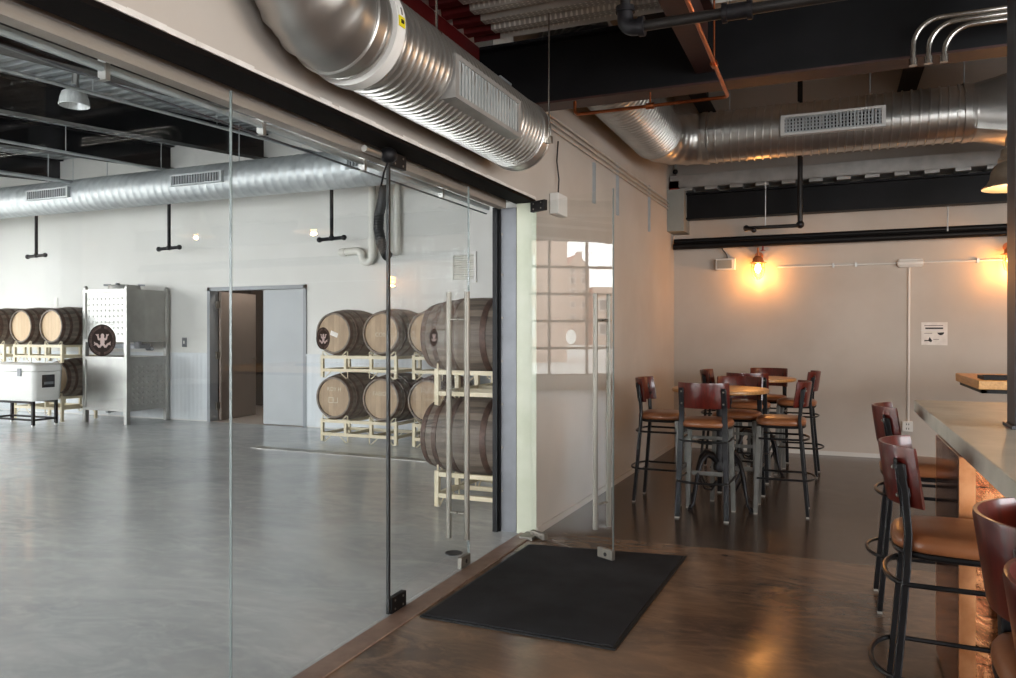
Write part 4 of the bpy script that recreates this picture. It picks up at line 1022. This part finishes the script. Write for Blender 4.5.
for i in range(len(hp) - 1):
    for k in range(10):
        f = k / 10; pts.append((hp[i][0] * (1 - f) + hp[i + 1][0] * f, 0, hp[i][1] * (1 - f) + hp[i + 1][1] * f)); rr.append(.07 if k % 2 else .078)
piece('flex_hose', MB().tube(pts, rr, 14), M['hose'], 'curved black ribbed hose beside the white vent pipe', 'hose', loc=(0, LY - .25, 0))
t = thing('wall_vent', 'white square louvred vent high on the warehouse wall', 'vent', (-4.83, LY, 2.41))
b = MB(); b.box(-.2, .2, -.03, -.0005, -.22, -.18); b.box(-.2, .2, -.03, -.0005, .18, .22); b.box(-.2, -.165, -.03, -.0005, -.18, .18); b.box(.165, .2, -.03, -.0005, -.18, .18); b.build('frame', M['white'], t)
b = MB()
for i in range(11): z = -.165 + i * .033; b.bar((-.165, -.018, z), (.165, -.018, z), .028, .006, (0, .6, 1))
b.build('louver', M['pvc'], t); MB().box(-.165, .165, -.004, -.001, -.18, .18).build('backing', M['pvc'], t)
for x, z, lab in ((-13.25, 2.05, 'small white wall plate above the left barrels'), (-10.1, 1.32, 'small grey switch plate left of the double door')):
    t = thing('switch_plate', lab, 'switch', (x, LY, z)); MB().box(-.05, .05, -.012, -.0005, -.08, .08).build('plate', M['pvc' if x < -12 else 'steelgr'], t, bevel=.003); MB().box(-.012, .012, -.02, -.012, -.025, .025).build('toggle', M['white'], t)
t = thing('bay_light', 'unlit clear prismatic bay light hanging from a strut in the warehouse', 'pendant lamp', (-7.3, 5.6, 3.86))
MB().lathe([(.05, .15), (.09, .145), (.12, .12), (.138, .06), (.148, -.01), (.143, -.015), (.13, .05), (.11, .1), (.08, .13)], (0, 0, 0), 'z', 28, cap=False).build('lamp_shade', M['prism'], t)
b = MB(); b.bar((.02, 0, .1), (.05, 0, .58), .05, .03); b.build('strut', M['zinc'], t); MB().cyl((-.04, 0, .18), (-.06, .05, .58), .008, 8).build('cable', M['galvs'], t)
MB().cyl((0, 0, .12), (0, 0, .2), .05, 12).build('socket', M['steelgr'], t)
t = thing('roof_conduit', 'thin pale pipes running under the warehouse roof beams', 'conduit', (0, 0, 0))
for x, z in ((-9.55, 4.05), (-11.5, 4.0), (-6.9, 4.12)):
    MB().cyl((x, FY + .3, z - .7), (x, 9.7, z), .03 if x < -11 else .02, 8).build('tube', M['galvw'], t)
    b = MB()
    for y in (5.5, 7.2, 8.8): zz = z - .7 + .7 * (y + 3.7) / 13.4; b.cyl((x, y, zz), (x, y, zz + .45), .006, 6)
    b.build('hanger_rod', M['galvw'], t)
# trench drain and floor cleanout
t = thing('trench_drain', 'long grated trench drain in the grey warehouse floor', 'drain', (-5.2, 7.78, 0), rz=-.03)
MB().box(-1.65, 1.65, -.08, .08, .0005, .003).build('channel', M['ink'], t)
b = MB(); b.box(-1.66, 1.66, -.085, -.07, .001, .006); b.box(-1.66, 1.66, .07, .085, .001, .006)
for i in range(82): x = -1.64 + i * .04; b.box(x, x + .018, -.07, .07, .003, .006)
b.box(-1.66, 1.66, -.006, .006, .003, .0062); b.build('grate', M['galvs'], t)
piece('floor_cleanout', MB().lathe([(.06, .0005), (.06, .005), (.05, .006), (.048, .003), (.005, .003)], (-2.32, 4.55, 0), 'z', 24), M['steeldk'], 'small round cleanout cover in the grey floor behind the glass door', 'drain cover')

# ------------------------------------------------------------------ outside, seen mirrored in the open glass leaf
struct('ground', MB().box(-160, LX - .3, -60, 60, -.4, -.2), mat('street_asphalt', 'a5a39e', 'b5b3ae', 2, rough=.8))
def house(label, loc, blocks, wins, sz, gable=None, chim=None):
    t = thing('brick_building', label, 'building', loc)
    b = MB()
    for q in blocks: b.box(*q)
    if gable: b.prism(gable, -6, 0, 'x')
    b.build('wall', M['brick'], t)
    if chim: MB().box(*chim).build('chimney', M['brick'], t)
    for x, y, z in wins:
        wn = MB().box(x, x + .06, y - sz[0] / 2, y + sz[0] / 2, z, z + sz[1]).build('window', M['white'], t)
        MB().box(x + .06, x + .08, y - sz[0] * .34, y + sz[0] * .34, z + .15, z + sz[1] - .15).build('pane', M['steeldk'], wn)
house('red brick gabled building with white windows, mirrored small in the open glass leaf', (-110, -25.1, -.2), [(-9, 0, -2.6, .95, 0, 12.1)],
      [(0, y, z) for y in (.05, -1.75) for z in (3.6, 5.6, 7.5, 9.3, 10.9)], (.9, 1.1), gable=[(-2.6, 12.1), (.95, 12.1), (-.8, 14)], chim=(-4, -3, -2.3, -1.5, 12, 14.6))
house('long lower brick building beside the gabled one across the street', (-108, -25.1, -.2), [(-9, 0, -24, -2.65, 0, 8.8)],
      [(0, y, z) for y in (-4.2, -7, -9.8) for z in (1.5, 5.2)], (1.6, 1.8))
house('tall plain brick building nearest the warehouse glazing', (-40, -8.85, -.2), [(-8, 0, 3.5, 22, 0, 12)], [(0, y, z) for y in (6, 9, 12) for z in (1.4, 4.4, 7.4)], (1.1, 1.8))
